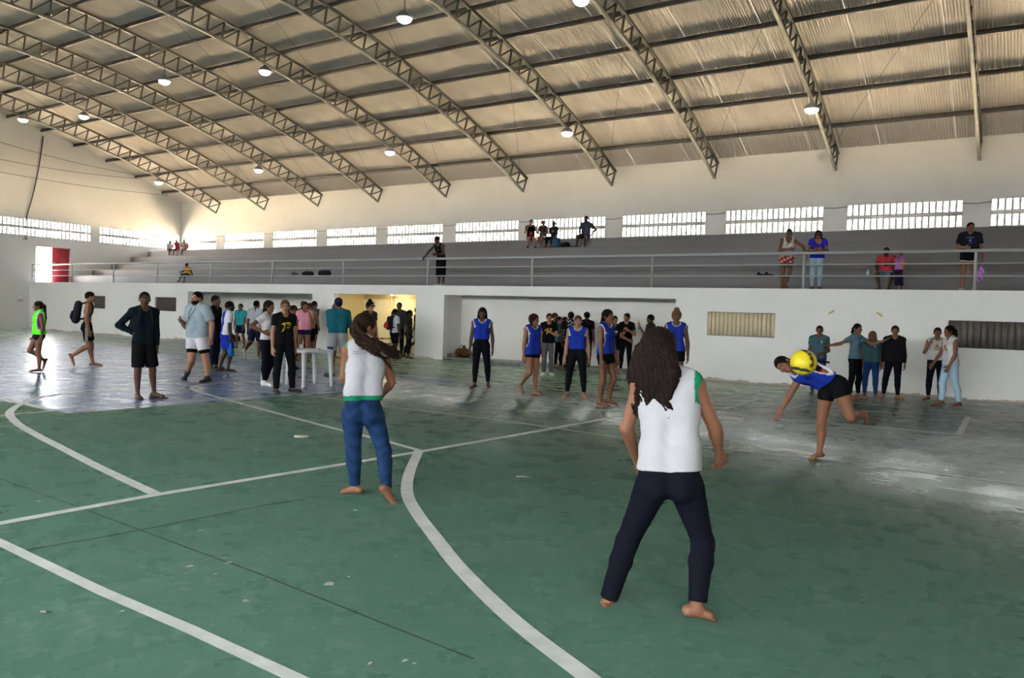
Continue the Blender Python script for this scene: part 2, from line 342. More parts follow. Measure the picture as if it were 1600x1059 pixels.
# ---- deck, steps
tag(MB().box(-L, XR, D + .22, STEPY[0] + .02, HB - .18, HB).build('floor_deck', GREYB), kind='structure')
bl_ = empty('bleacher_steps', (-L, STEPY[0], HB)); tag(bl_, kind='structure')
for i, y in enumerate(STEPY):
    x = -L
    y1 = (STEPY[i+1] + .02) if i < 4 else D2
    MB().box(-L, XR, y, y1, HB - .18, HB + RISE * (i + 1)).build('step', GREYB, bl_)
# ---- railing
ra = empty('railing', (-42.8, D + .12, HB)); tag(ra, 'long grey painted pipe railing along the bleacher deck edge', 'railing')
for px in (50, 112, 177, 246, 329, 425, 536, 668, 831, 1018, 1255, 1523):
    X = ony(px, 443, D + .12)[0]
    MB().tube([(X, D + .12, HB), (X, D + .12, HB + .88)], .033, 8).build('post', RAILM, ra)
for X in (2.5, 6.4, 10.3, 14.2): MB().tube([(X, D + .12, HB), (X, D + .12, HB + .88)], .033, 8).build('post', RAILM, ra)
MB().tube([(-43.0, D + .12, HB + .88), (XR - .02, D + .12, HB + .88)], .036, 10).build('top_rail', RAILM, ra)
for z in (.32, .60): MB().tube([(-43.0, D + .12, HB + z), (XR - .02, D + .12, HB + z)], .018, 8).build('lower_rail', RAILM, ra)
# ---- windows of pierced blocks
LAT = wall_mat('lattice_paint', (0.80, 0.78, 0.74), peel=False)
wins = []
for i in range(0, 13):
    a = TX0 + (i - 1) * TS + .356; b = TX0 + i * TS - .385
    wins.append((max(a, -L + .25), b))
backholes = [(a, b, ZWB, ZWT) for a, b in wins]
tag(wall_grid('y', D2, D2 + .15, -L, XR, HB, zroof(D2) + .3, backholes).build('wall_back', WHITEU), kind='structure')
endwins = [(8.2, 13.6), (14.0, 18.1), (18.5, 23.11), (23.57, 28.43)]
DOORH = (20.22, 22.02, HB, 4.30)
eh = [(a, b, ZWB, ZWT) for a, b in endwins] + [DOORH]
m = wall_grid('x', -L - .2, -L, YN, D2, 0, 7.3, eh)
ys = np.linspace(YN, D2, 41)
for a, b in zip(ys[:-1], ys[1:]):
    for X in (-L - .2, -L): m.add([(X, a, 7.3), (X, b, 7.3), (X, b, zroof(b, .3)), (X, a, zroof(a, .3))], [(0, 1, 2, 3)])
tag(m.build('wall_end_left', WHITEU), kind='structure')
m = wall_grid('x', XR, XR + .2, YN, D2, 0, 7.3, [])
for a, b in zip(ys[:-1], ys[1:]): m.add([(XR, a, 7.3), (XR, b, 7.3), (XR, b, zroof(b, .3)), (XR, a, zroof(a, .3))], [(0, 1, 2, 3)])
tag(m.build('wall_end_right', WHITEU), kind='structure')
nearwins = [(TX0 + (i - 1) * TS + .3, TX0 + i * TS - .3) for i in range(1, 13)]
NZ = (2.8, 5.6)
tag(wall_grid('y', YN - .2, YN, -L, XR, 0, zroof(YN) + .3, [(a, b, *NZ) for a, b in nearwins]).build('wall_near', WHITEU), kind='structure')
tag(MB().box(-L - 10, XR + 10, YN - 3.6, YN - 3.3, 0, 5.0).build('wall_light_block_near', mat('grey_blocker_render', (.30, .29, .27), .9, .2, 1.0)), kind='structure')   # unseen wall added to block low light through the near windows
tag(MB().box(-L - 60, XR + 60, YN - 60, YN - .25, -.4, -.2).build('ground_light_block_near', mat('dark_blocker_ground', (.06, .08, .03), .9, .3, .8)), kind='structure')  # out of view, added to keep bright world ground off the near windows
def portal(x, y, z, sx, sz, rot):
    ld = bpy.data.lights.new('window_portal', 'AREA'); ld.shape = 'RECTANGLE'; ld.size = sx; ld.size_y = sz; ld.cycles.is_portal = True
    o = bpy.data.objects.new('window_portal', ld); col.objects.link(o); o.location = (x, y, z); o.rotation_euler = rot
NCOL = 18
def lattice(n, axis, a, b, face):
    """window of pierced blocks: two rows of upright openings, each with thin cross blades"""
    mid = (a + b) / 2; P = (lambda u, c, z: (u, c, z)) if axis == 'y' else (lambda u, c, z: (c, u, z))
    r = empty('window_%d' % n, P(mid, face, ZWB)); tag(r, kind='structure')
    k = max(3, int(round((b - a) / .1915))); p = (b - a) / k; sgn = 1 if axis == 'y' else -1
    def bx(u0, u1, z0, z1, d0, d1):
        c0, c1 = sorted((face + sgn * d0, face + sgn * d1))
        return MB().box(u0, u1, c0, c1, z0, z1) if axis == 'y' else MB().box(c0, c1, u0, u1, z0, z1)
    me = None
    for i in range(k + 1):
        u = a + i * p
        if me is None:
            o = bx(a - .036, a + .036, ZWB, ZWT, .02, .10).build('mullion', LAT, r); me = o.data; x0 = o.location.copy()
        else:
            o = bpy.data.objects.new('mullion', me); col.objects.link(o); o.parent = r
            o.location = Vector((i * p, 0, 0)) if axis == 'y' else Vector((0, i * p, 0))
    zm = (ZWB + ZWT) / 2
    bx(a, b, zm - .075, zm + .075, .015, .11).build('middle_rail', LAT, r)
    bx(a, b, ZWB, ZWB + .02, .015, .11).build('bottom_rail', LAT, r); bx(a, b, ZWT - .02, ZWT, .015, .11).build('top_rail', LAT, r)
    for z0, z1 in ((ZWB + .02, zm - .075), (zm + .075, ZWT - .02)):
        for q in (1, 2, 3):
            z = z0 + (z1 - z0) * q / 4; bx(a, b, z - .005, z + .005, .050, .068).build('blade', LAT, r)
for i, (a, b) in enumerate(wins):
    lattice(i + 1, 'y', a, b, D2); portal((a + b) / 2, D2 + .2, (ZWB + ZWT) / 2, b - a, ZWT - ZWB, (math.radians(-90), 0, 0))
for i, (a, b) in enumerate(endwins):
    lattice(20 + i, 'x', a, b, -L); portal(-L - .25, (a + b) / 2, (ZWB + ZWT) / 2, ZWT - ZWB, b - a, (0, math.radians(-90), 0))
portal(-L - .25, 21.1, 3.35, 1.9, 1.8, (0, math.radians(-90), 0))
for i, (a, b) in enumerate(nearwins): portal((a + b) / 2, YN - .25, sum(NZ) / 2, b - a, NZ[1] - NZ[0], (math.radians(90), 0, 0))
# ---- red door in the end wall
rd = empty('door_2', (-L, 21.55, HB)); tag(rd, kind='structure')
RED = mat('red_door_paint', (0.42, 0.03, 0.05), 0.45, 0.2, 2.0)
lf = MB().box(-L - .10, -L - .05, 21.10, 21.97, HB, 4.25).build('door_leaf', RED, rd)
MB().box(-L - .05, -L - .02, 21.18, 21.24, HB + .95, HB + 1.1).build('door_handle', STEELL, lf)
MB().box(-L - .16, -L + .01, 20.22, 20.27, HB, 4.30).box(-L - .16, -L + .01, 21.97, 22.02, HB, 4.30).box(-L - .16, -L + .01, 20.27, 21.97, 4.25, 4.30).build('door_frame', mat('pale_red_frame', (.6, .45, .45), .5), rd)
# ---- roof: trusses
def arc_beam(X, r, t0, t1, n, wx, h):
    """curved bar of rectangular section; t = angle from vertical about the arc centre"""
    m = MB(); V = []; F = []
    for t in np.linspace(t0, t1, n + 1):
        for dr, dx in ((-h/2, -wx/2), (-h/2, wx/2), (h/2, wx/2), (h/2, -wx/2)): V.append((X + dx, YC + (r + dr) * math.sin(t), ZC + (r + dr) * math.cos(t)))
    for i in range(n):
        for k in range(4): a, b = i*4 + k, i*4 + (k+1) % 4; F.append((a, b, b + 4, a + 4))
    F += [(0, 1, 2, 3), (n*4+3, n*4+2, n*4+1, n*4)]
    return m.add(V, F)
tE = math.asin((D2 - .02 - YC) / RR); PITCHT = 0.57 / (RR - .35)
NV = int(tE / PITCHT)
t_list = [tE - .03 / RR - k * PITCHT for k in range(0, 2 * NV + 1)]
r_lo, r_hi = RR - DT + .05, RR - .05
def vert_geo(): return MB().box(-.028, .028, -.022, .022, r_lo, r_hi)
def diag_geo():
    t = PITCHT; a = (0, 0, r_hi - .02); b = (0, -r_lo * math.sin(t), r_lo * math.cos(t) + .02)
    return MB().beam(a, b, .045, .038, (1, 0, 0))
vme = mesh_data('vertical_web', vert_geo().V, vert_geo().F); vme.materials.append(STEEL)
dme = mesh_data('diagonal_web', diag_geo().V, diag_geo().F); dme.materials.append(STEEL)
ORD = ['first', 'second', 'third', 'fourth', 'fifth', 'sixth', 'seventh', 'eighth', 'ninth', 'tenth', 'eleventh', 'twelfth', 'thirteenth']
for i in range(13):
    X = TX0 + i * TS
    tr = empty('roof_truss', (X, D2 - .02, zroof(D2, -DT)))
    tag(tr, 'arched olive grey steel lattice truss, %s from the far left end wall' % ORD[i], 'truss', 'arched roof trusses')
    arc_beam(X, RR - DT + .035, -tE, tE, 40, .10, .07).build('bottom_chord', STEELL, tr)
    arc_beam(X, RR - .035, -tE, tE, 40, .10, .07).build('top_chord', STEEL, tr)
    rest = MB(); off = Vector((X, YC, ZC)) - wloc(tr)
    for k, t in enumerate(t_list):
        Y = YC + RR * math.sin(t); single = Y > 12.5 and X < 0
        for me, geo in ((vme, vert_geo), (dme, diag_geo)):
            if me is dme and k == len(t_list) - 1: continue
            if single:
                o = bpy.data.objects.new(me.name, me); col.objects.link(o); o.parent = tr; o.location = off; o.rotation_euler = (-t, 0, 0)
            else:
                g = geo(); c, s = math.cos(t), math.sin(t)
                rest.add([(X + x, YC + y * c + z * s, ZC - y * s + z * c) for x, y, z in g.V], g.F)
    tag(rest.build('web', STEEL, tr), kind='stuff')
# ---- roof: purlins and corrugated sheets
ce = empty('ceiling', (0, YC, zroof(YC))); tag(ce, kind='structure')
PY = [27.21, 25.54, 23.83, 22.10, 20.43, 18.80, 17.1, 15.4, 13.7, 12.0, YC]
PY += [2 * YC - y for y in PY[:-1][::-1]]
for y in PY:
    t = math.asin((y - YC) / RR); m = MB(); V = []
    for X in (-L, XR):
        for dr, dt in ((0, -.035), (0, .035), (.13, .035), (.13, -.035)):
            V.append((X, YC + (RR + dr) * math.sin(t + dt / RR), ZC + (RR + dr) * math.cos(t + dt / RR)))
    m.add(V, [(0,1,2,3),(7,6,5,4),(0,4,5,1),(1,5,6,2),(2,6,7,3),(3,7,4,0)]); m.build('purlin', PURL, ce)
SW = 1.1; NR = 15
def sheet_geo(ya, yb, lift, nseg=5):
    ta, tb = math.asin((ya - YC) / RR), math.asin((yb - YC) / RR); nx = NR * 4 + 1; V = []
    for t in np.linspace(ta, tb, nseg + 1):
        for q in range(nx):
            r = RR + .155 + lift + .019 * math.sin(q * math.pi / 2 + .4)
            V.append((q * (SW * 1.02) / (nx - 1), YC + r * math.sin(t), ZC + r * math.cos(t)))
    idx = np.arange((nseg) * nx).reshape(nseg, nx)[:, :-1].ravel()
    return np.array(V), np.stack([idx, idx + 1, idx + nx + 1, idx + nx], 1)
ROWS = [(28.75, 27.12, 0), (27.25, 23.75, .012), (23.88, 20.35, 0), (20.48, 17.02, .012), (17.15, 13.62, 0), (13.75, 10.15, .012)]
NXS = 41; off = np.array(wloc(ce))
restV, restF, nb_ = [], [], 0
for ya, yb, lift in ROWS:
    V, F = sheet_geo(ya, yb, lift); me = mesh_data('roof_sheet', V - np.array([0, off[1], off[2]]), F, True); me.materials.append(ZINC)
    for k in range(NXS):
        o = bpy.data.objects.new('roof_sheet', me); col.objects.link(o); o.parent = ce; o.location = (-L + k * SW, 0, (.004 if k % 2 else 0))
    for k in range(NXS, 53): restV.append(V + np.array([-L + k * SW, 0, 0])); restF.append(F + nb_); nb_ += len(V)
for ya, yb, lift in [(2*YC - b, 2*YC - a, l) for a, b, l in ROWS]:
    V, F = sheet_geo(ya, yb, lift, 2)
    for k in range(53): restV.append(V + np.array([-L + k * SW, 0, 0])); restF.append(F + nb_); nb_ += len(V)
tag(obj('roof_sheeting', np.concatenate(restV), np.concatenate(restF), ZINC, ce, smooth=True), kind='stuff')
# ---- tie wires between trusses and other cables
def arcp(X, Y, d): t = math.asin((Y - YC) / RR); return (X, YC + (RR + d) * math.sin(t), ZC + (RR + d) * math.cos(t))
for i in range(9):
    X0, X1 = TX0 + i * TS, TX0 + (i + 1) * TS
    for (ya, yb) in ((28.0, 20.6), (20.4, 13.0)):
        w = MB().tube([arcp(X0 + (X1 - X0) * t, ya + (yb - ya) * t, -.06 - .10 * math.sin(math.pi * t)) for t in np.linspace(0, 1, 9)], .007, 5).build('tie_wire', GREYC, ce)
w = empty('wall_cable', (-L + .03, 19.7, 4.6)); tag(w, 'black cable hanging down the left end wall to a small box', 'cable')
MB().tube(resample([onx(*a, -L + .04) for a in [(67.5, 213), (64, 240), (58, 275), (50, 310), (41, 342), (39, 370)]], 4), .026, 6).build('cable', BLACKC, w)
MB().box(-L, -L + .08, 19.62, 19.80, 4.52, 4.66).build('junction_box', mat('grey_plastic', (.25, .25, .25), .5), w)
for j, (a, b) in enumerate((((-4, 221), (212, 273)), ((-4, 248), (215, 279)), ((-4, 268), (262, 305)))):
    p0 = onx(*a, -L + .3); p1 = onx(*b, -L + 1.2 + .2 * j)
    tag(MB().tube([p0 + (p1 - p0) * t + np.array([0, 0, -.12 * math.sin(math.pi * t)]) for t in np.linspace(0, 1, 11)], .012, 5).build('overhead_wire', GREYC, None, p0), 'thin dark wire strung across the upper left end wall, %s from the top' % ('first', 'second', 'lowest')[j], 'wire')
cw = MB()
for i in range(11):
    a = wins[i][1]; b = wins[i + 1][0]; z = ZWT - .10 + .02 * (i % 3)
    o = MB().tube([(a - .02, D2 - .02, z), ((a + b) / 2, D2 - .02, z - .03), (b + .02, D2 - .02, z + .01)], .011, 5).build('conduit_wire', GREYC, bpy.data.objects['wall_back'])
# ---- lamps
LAMPG = emit_mat('led_lens', (0.86, 0.93, 1.0), 8.0); LAMPB = mat('lamp_housing', (0.30, 0.31, 0.32), 0.4, metal=.4)
def lamp(px, py, i):
    X = TX0 + i * TS; p = onx(px, py, X); x, y, z = X, p[1], min(p[2], zroof(p[1], -DT) - .12)
    zt = zroof(y, -DT)
    r = empty('high_bay_lamp', (x, y, z)); 
    MB().lathe((x, y, z), [(.05, .22), (.06, .20), (.17, .12), (.215, .05), (.22, .015), (.21, .0)], 20).build('housing', LAMPB, r, smooth=True)
    MB().lathe((x, y, z), [(.0, -.13), (.09, -.115), (.16, -.075), (.198, -.02), (.205, .008)], 20).build('lens', LAMPG, r, smooth=True)
    MB().tube([(x, y, z + .2), (x, y, zt + .02)], .015, 6).build('hanger', STEEL, r)
    ld = bpy.data.lights.new('led_light', 'AREA'); ld.shape = 'DISK'; ld.size = .40; ld.energy = LAMP_W; ld.color = (.86, .93, 1.0); ld.spread = math.radians(160)
    o = bpy.data.objects.new('led_light', ld); col.objects.link(o); o.location = (x, y, z - .16)
    return r
LAMP_W = 9
LP = [(36, 187, 0, 'nearest the top left end wall'), (131, 182, 1, 'second from the left in the upper row'), (257, 127, 3, 'third from the left in the upper row'), (414, 112, 4, 'fourth from the left in the upper row'), (632, 29, 6, 'large and bright, near the top middle'), (908, 1, 7, 'cut by the top edge of the picture'),
      (248, 285, 0, 'low in the far left corner'), (404, 266, 2, 'second from the left in the lower row'), (609, 238, 4, 'third from the left in the lower row'), (886, 208, 6, 'fourth from the left in the lower row'), (1268, 171, 8, 'last on the right in the lower row')]
for px, py, i, w in LP: tag(lamp(px, py, i), 'glowing white high bay lamp under the roof, ' + w, 'lamp', 'high bay lamps')
print('HALL', round(time.time() - T00, 1))
# =================================================================== FIGURES
def nrm(v): v = np.asarray(v, float); return v / (np.linalg.norm(v) + 1e-12)
def rotm(axis, deg):
    a = nrm(axis); t = math.radians(deg); c, s = math.cos(t), math.sin(t); x, y, z = a
    return np.array([[c+x*x*(1-c), x*y*(1-c)-z*s, x*z*(1-c)+y*s], [y*x*(1-c)+z*s, c+y*y*(1-c), y*z*(1-c)-x*s], [z*x*(1-c)-y*s, z*y*(1-c)+x*s, c+z*z*(1-c)]])
# ---- distance-field primitives: cap(a, b, ra, rb, flatten axis n, flatten s, flat ends), ell(center, axes 3x3, radii)
def cap(a, b, ra, rb=None, n=None, s=1.0, k=None, flat=(0, 0)): return dict(t='c', a=np.asarray(a, float), b=np.asarray(b, float), ra=ra, rb=ra if rb is None else rb, n=None if n is None else nrm(n), s=s, k=k, flat=flat)
def ell(c, M, r, k=None): return dict(t='e', a=np.asarray(c, float), b=np.asarray(c, float), M=np.asarray(M, float), r=np.asarray(r, float), ra=max(r), rb=max(r), k=k)
def prim_d(p, P):
    if p['t'] == 'e':
        q = (P - p['a']) @ p['M'].T; k0 = np.sqrt(((q / p['r']) ** 2).sum(-1)) + 1e-9; k1 = np.sqrt(((q / p['r'] ** 2) ** 2).sum(-1)) + 1e-9
        return k0 * (k0 - 1) / k1
    ab = p['b'] - p['a']; L2 = ab @ ab; d = P - p['a']
    t = np.clip((d @ ab) / L2, 0, 1) if L2 > 1e-12 else np.zeros(P.shape[:-1])
    v = d - t[..., None] * ab
    if p['n'] is not None and p['s'] != 1.0: v = v + ((v @ p['n']) * (1 / p['s'] - 1))[..., None] * p['n']
    out = np.sqrt((v * v).sum(-1)) - (p['ra'] + (p['rb'] - p['ra']) * t)
    if p['flat'][0] and L2 > 0: out = np.maximum(out, -(d @ ab) / math.sqrt(L2))
    if p['flat'][1] and L2 > 0: out = np.maximum(out, ((P - p['b']) @ ab) / math.sqrt(L2))
    return out
def smin(a, b, k):
    h = np.maximum(k - np.abs(a - b), 0) / k
    return np.minimum(a, b) - h * h * k * 0.25
class Grid:
    def __init__(g, lo, hi, h):
        g.o = np.asarray(lo, float); g.h = h; g.n = np.maximum(np.ceil((np.asarray(hi) - g.o) / h).astype(int) + 1, 3)
        g.F = np.full(tuple(g.n), 1.0, np.float32)
    def pts(g, i0, i1):
        ax = [g.o[k] + g.h * np.arange(i0[k], i1[k]) for k in range(3)]
        return np.stack(np.meshgrid(*ax, indexing='ij'), -1)
    def union(g, prims, k0):
        for p in prims:
            k = p['k'] or k0; pad = max(p['ra'], p['rb']) + k + 2.5 * g.h
            lo = np.minimum(p['a'], p['b']) - pad; hi = np.maximum(p['a'], p['b']) + pad
            i0 = np.maximum(np.floor((lo - g.o) / g.h).astype(int), 0); i1 = np.minimum(np.ceil((hi - g.o) / g.h).astype(int) + 1, g.n)
            if (i1 <= i0).any(): continue
            S = g.F[i0[0]:i1[0], i0[1]:i1[1], i0[2]:i1[2]]
            S[...] = smin(S, prim_d(p, g.pts(i0, i1)), k)
        return g
    def clip(g, pt, n):
        P = g.pts((0, 0, 0), g.n); g.F = np.maximum(g.F, ((P - np.asarray(pt)) @ nrm(n)).astype(np.float32)); return g
    def carve(g, prims, k=0.012):
        for p in prims:
            pad = max(p['ra'], p['rb']) + 3 * g.h + k
            lo = np.minimum(p['a'], p['b']) - pad; hi = np.maximum(p['a'], p['b']) + pad
            i0 = np.maximum(np.floor((lo - g.o) / g.h).astype(int), 0); i1 = np.minimum(np.ceil((hi - g.o) / g.h).astype(int) + 1, g.n)
            if (i1 <= i0).any(): continue
            S = g.F[i0[0]:i1[0], i0[1]:i1[1], i0[2]:i1[2]]
            S[...] = -smin(-S, prim_d(p, g.pts(i0, i1)), k)
        return g
    def mesh(g):
        F = g.F; F[[0, -1]] = np.maximum(F[[0, -1]], F[[0, -1]]); s = F < 0
        c = s[:-1, :-1, :-1].astype(np.int8)
        tot = np.zeros(tuple(x - 1 for x in F.shape), np.int8)
        for dx in (0, 1):
            for dy in (0, 1):
                for dz in (0, 1): tot += s[dx:F.shape[0]-1+dx, dy:F.shape[1]-1+dy, dz:F.shape[2]-1+dz]
        act = (tot > 0) & (tot < 8); ci = np.argwhere(act)
        if len(ci) == 0: return np.zeros((0, 3)), np.zeros((0, 4), int)
        idx = np.full(act.shape, -1, np.int32); idx[act] = np.arange(len(ci))
        acc = np.zeros((len(ci), 3)); cnt = np.zeros(len(ci))
        cor = [(0,0,0),(1,0,0),(0,1,0),(1,1,0),(0,0,1),(1,0,1),(0,1,1),(1,1,1)]
        val = [F[ci[:,0]+a, ci[:,1]+b, ci[:,2]+cc] for a, b, cc in cor]
        for a, b in ((0,1),(2,3),(4,5),(6,7),(0,2),(1,3),(4,6),(5,7),(0,4),(1,5),(2,6),(3,7)):
            fa, fb = val[a], val[b]; m = (fa < 0) != (fb < 0); t = fa[m] / (fa[m] - fb[m] + 1e-12)
            A, B = np.array(cor[a], float), np.array(cor[b], float); acc[m] += A + t[:, None] * (B - A); cnt[m] += 1
        V = g.o + g.h * (ci + acc / cnt[:, None]); faces = []
        for ax in range(3):
            sl0 = [slice(None)] * 3; sl1 = [slice(None)] * 3; sl0[ax] = slice(0, -1); sl1[ax] = slice(1, None)
            e0 = s[tuple(sl0)]; e1 = s[tuple(sl1)]; ch = e0 != e1
            o1, o2 = [k for k in range(3) if k != ax]
            q = np.argwhere(ch); ok = (q[:, o1] > 0) & (q[:, o2] > 0) & (q[:, o1] < act.shape[o1]) & (q[:, o2] < act.shape[o2]); q = q[ok]
            inside = e0[q[:,0], q[:,1], q[:,2]]
            def ix(d1, d2): r = q.copy(); r[:, o1] -= d1; r[:, o2] -= d2; return idx[r[:,0], r[:,1], r[:,2]]
            quad = np.stack([ix(1,1), ix(0,1), ix(0,0), ix(1,0)], 1)
            flip = inside if ax != 1 else ~inside
            quad[~flip] = quad[~flip][:, ::-1]; faces.append(quad)
        Fq = np.concatenate(faces); return V, Fq[(Fq >= 0).all(1)]
def prims_box(prims, pad):
    lo = np.min([np.minimum(p['a'], p['b']) - max(p['ra'], p['rb']) for p in prims], 0) - pad; hi = np.max([np.maximum(p['a'], p['b']) + max(p['ra'], p['rb']) for p in prims], 0) + pad
    return lo, hi
def join(parts):
    V, F, b = [], [], 0
    for v, f in parts: V.append(v); F.append(f + b); b += len(v)
    return np.concatenate(V), np.concatenate(F)

SKIN = attr_mat('skin', 0.5, 0.3); CLOTH = attr_mat('cloth', 0.9, 0.05, 0.25, 60.0, 0.0); HAIRM = attr_mat('hair', 0.6, 0.05, 0.5, 90.0); SHOEM = attr_mat('shoe_leather', 0.6, 0.3); DENIM = attr_mat('denim', 0.9, 0.08, 0.35, 150.0)
LEGGING = attr_mat('stretch_cloth', 0.85, 0.03, 0.1, 200.0)
SKT = dict(light=(0.31, 0.152, 0.096), tan=(0.195, 0.083, 0.045), brown=(0.125, 0.051, 0.026), dark=(0.068, 0.028, 0.0155), deep=(0.033, 0.0155, 0.010))
HC = dict(black=(0.006, 0.005, 0.005), dark=(0.013, 0.008, 0.006), brown=(0.045, 0.021, 0.011), auburn=(0.14, 0.065, 0.028))

class Person:
    def __init__(s, at, top=None, H=None, face=0.0, z=0.0, lean=(0, 0), twist=0, head=(0, 0, 0), armR=None, armL=None, legR=None, legL=None, footR=None, footL=None,
                 handR=None, handL=None, seat=False, sex='f', build=1.0, skin='brown', pix=None, curl=0.45, seatpix=None, yoff=0.0, ymax=None, xoff=0.0):
        s.sex, s.build, s.skin, s.seat = sex, build, SKT[skin] if isinstance(skin, str) else skin, seat
        base = onz(at[0], at[1], z) if len(at) == 2 else np.array([at[0], at[1], z])
        base[1] += yoff; base[0] += xoff
        if ymax is not None and base[1] > ymax: base[:2] *= ymax / base[1]
        s.base = base
        tc = nrm([-base[0], -base[1], 0]); ir = np.array([-tc[1], tc[0], 0])       # towards camera, image right
        fa = math.radians(face); fwd = nrm(tc * math.cos(fa) + ir * math.sin(fa)); rgt = np.cross(fwd, (0, 0, 1))
        s.W = np.stack([rgt, fwd, np.array([0, 0, 1.0])])                              # rows: local x (right), y (forward), z
        s.pose = dict(lean=lean, twist=twist, head=head, armR=armR, armL=armL, legR=legR, legL=legL, footR=footR, footL=footL)
        H = H or 1.62
        for _ in range(5):
            s.fk(H)
            if top is None: break
            # where the crown of the head lands
            y = proj(s.J['head'] + s.Mh[2] * .076 * H)[1]; ref = proj(s.base)[1] 
            H2 = H * (ref - top) / (ref - y); 
            if abs(H2 - H) < 1e-3: break
            H = H2
        s.H = H
        if pix:
            for k, v in pix.items():
                P = s.J[k]; z_ = (P - CAMP) @ nF + (v[2] if len(v) > 2 else 0)
                s.J[k] = CAMP + ray(v[0], v[1]) * z_
            s.frames()
        s.handspec = dict(R=handR, L=handL); s.curl = curl
        s.depth = (s.base - CAMP) @ nF
        px = s.depth / CF
        s.hb = min(max(px * 1.9, .010), .020); s.hh = min(max(px * .74, .0048), .0092); s.hc = min(max(px * 1.45, .0085), .0170)
        s.body_prims()
    def fk(s, H):
        W = s.W; p = s.pose; m = s.sex == 'm'; bw = s.build
        L2W = lambda v: np.asarray(v, float) @ W
        lf, ls = p['lean']
        Rl = rotm((1, 0, 0), -lf) @ rotm((0, 1, 0), ls)          # forward lean, lean to own right
        Rp = rotm((1, 0, 0), -lf * .35) @ rotm((0, 1, 0), ls * .35)
        Rt = Rl @ rotm((0, 0, 1), -p['twist'])
        J = {}; pel = np.array([0, 0, 0.0])
        hw = .050 * bw; sw = (.106 if m else .097) * (0.6 + .4 * bw)
        for sd, sg in (('R', 1), ('L', -1)):
            J['hip' + sd] = pel + Rp @ np.array([sg * hw, 0, -.01]) * H
            th, sh = (p['leg' + sd] or ((.04, .02, -1), (.0, -.03, -1)))[:2]
            J['kn' + sd] = J['hip' + sd] + nrm((th[0] * sg, th[1], th[2])) * .243 * H
            J['an' + sd] = J['kn' + sd] + nrm((sh[0] * sg, sh[1], sh[2])) * .233 * H
            ft = p['foot' + sd] or (.18, 1, 0); J['toe' + sd] = J['an' + sd] + nrm((ft[0] * sg, ft[1], ft[2])) * .115 * H + np.array([0, 0, -.026 * H if ft[2] == 0 else -.012 * H])
        J['waist'] = pel + (Rp @ np.array([0, 0, .10])) * H
        J['chest'] = J['waist'] + (Rl @ np.array([0, 0, .105])) * H
        J['neck'] = J['chest'] + (Rl @ np.array([0, -.006, .108])) * H
        J['pelvis'] = pel
        for sd, sg in (('R', 1), ('L', -1)):
            J['sh' + sd] = J['neck'] + Rt @ np.array([sg * sw, .002, -.036]) * H
            ua, fo = (p['arm' + sd] or ((.16, -.03, -1), (.08, .16, -1)))[:2]
            J['el' + sd] = J['sh' + sd] + nrm((ua[0] * sg, ua[1], ua[2])) * .172 * H
            J['wr' + sd] = J['el' + sd] + nrm((fo[0] * sg, fo[1], fo[2])) * .148 * H
        hy, hp, hr = p['head']
        Rh = rotm((0, 0, 1), -hy) @ rotm((1, 0, 0), hp) @ rotm((0, 1, 0), hr)
        nk = Rl @ np.array([0, .012, .045]); hd = Rh @ np.array([0, .010, .042]) * .5 + Rl @ np.array([0, .005, .038]) * .5
        J['hb'] = J['neck'] + nk * H * .7; J['head'] = J['neck'] + (nk * .9 + hd) * H
        # a lifted or toe-down foot must not go below the standing one
        flatz = [J['an' + sd][2] for sd in 'RL' if (p['foot' + sd] or (0, 1, 0))[2] > -.25]
        if flatz and not s.seat:
            g0 = min(flatz) - .040 * H
            for sd, sg in (('R', 1), ('L', -1)):
                ft = p['foot' + sd]
                if ft is None or ft[2] > -.25: continue
                sh = list((p['leg' + sd] or ((0, 0, -1), (0, 0, -1)))[1])
                for _ in range(25):
                    if min(J['toe' + sd][2] - .014 * H, J['an' + sd][2] - .022 * H) > g0: break
                    sh[1] -= .08; sh[2] += .02; an = J['kn' + sd] + nrm((sh[0] * sg, sh[1], sh[2])) * .233 * H
                    J['toe' + sd] += an - J['an' + sd]; J['an' + sd] = an
        # rest on support
        if s.seat: dz = .068 * H
        else: dz = -min(J['anR'][2], J['anL'][2], J['toeR'][2] + .026 * H, J['toeL'][2] + .026 * H) + .040 * H
        mid = np.array([0, 0, 0.0]) if s.seat else .5 * (J['anR'] + J['anL']); mid[2] = 0
        if not s.seat:
            low = 'R' if J['anR'][2] < J['anL'][2] - .03 * H else ('L' if J['anL'][2] < J['anR'][2] - .03 * H else None)
            if low: mid = J['an' + low] * np.array([1, 1, 0])
        s.J = {k: s.base + L2W(v - mid + np.array([0, 0, dz])) for k, v in J.items()}
        s.Mh = (Rh.T @ W)       # rows: head right, forward, up in world
        s.H = H; s.frames()
    def frames(s):
        J = s.J; s.tup = nrm(J['neck'] - J['waist']); r = nrm(J['shR'] - J['shL']); s.tf = nrm(np.cross(s.tup, r)); s.tr = np.cross(s.tf, s.tup)
        s.pup = nrm(J['waist'] - J['pelvis']); r = nrm(J['hipR'] - J['hipL']); s.pf = nrm(np.cross(s.pup, r)); s.pr = np.cross(s.pf, s.pup)
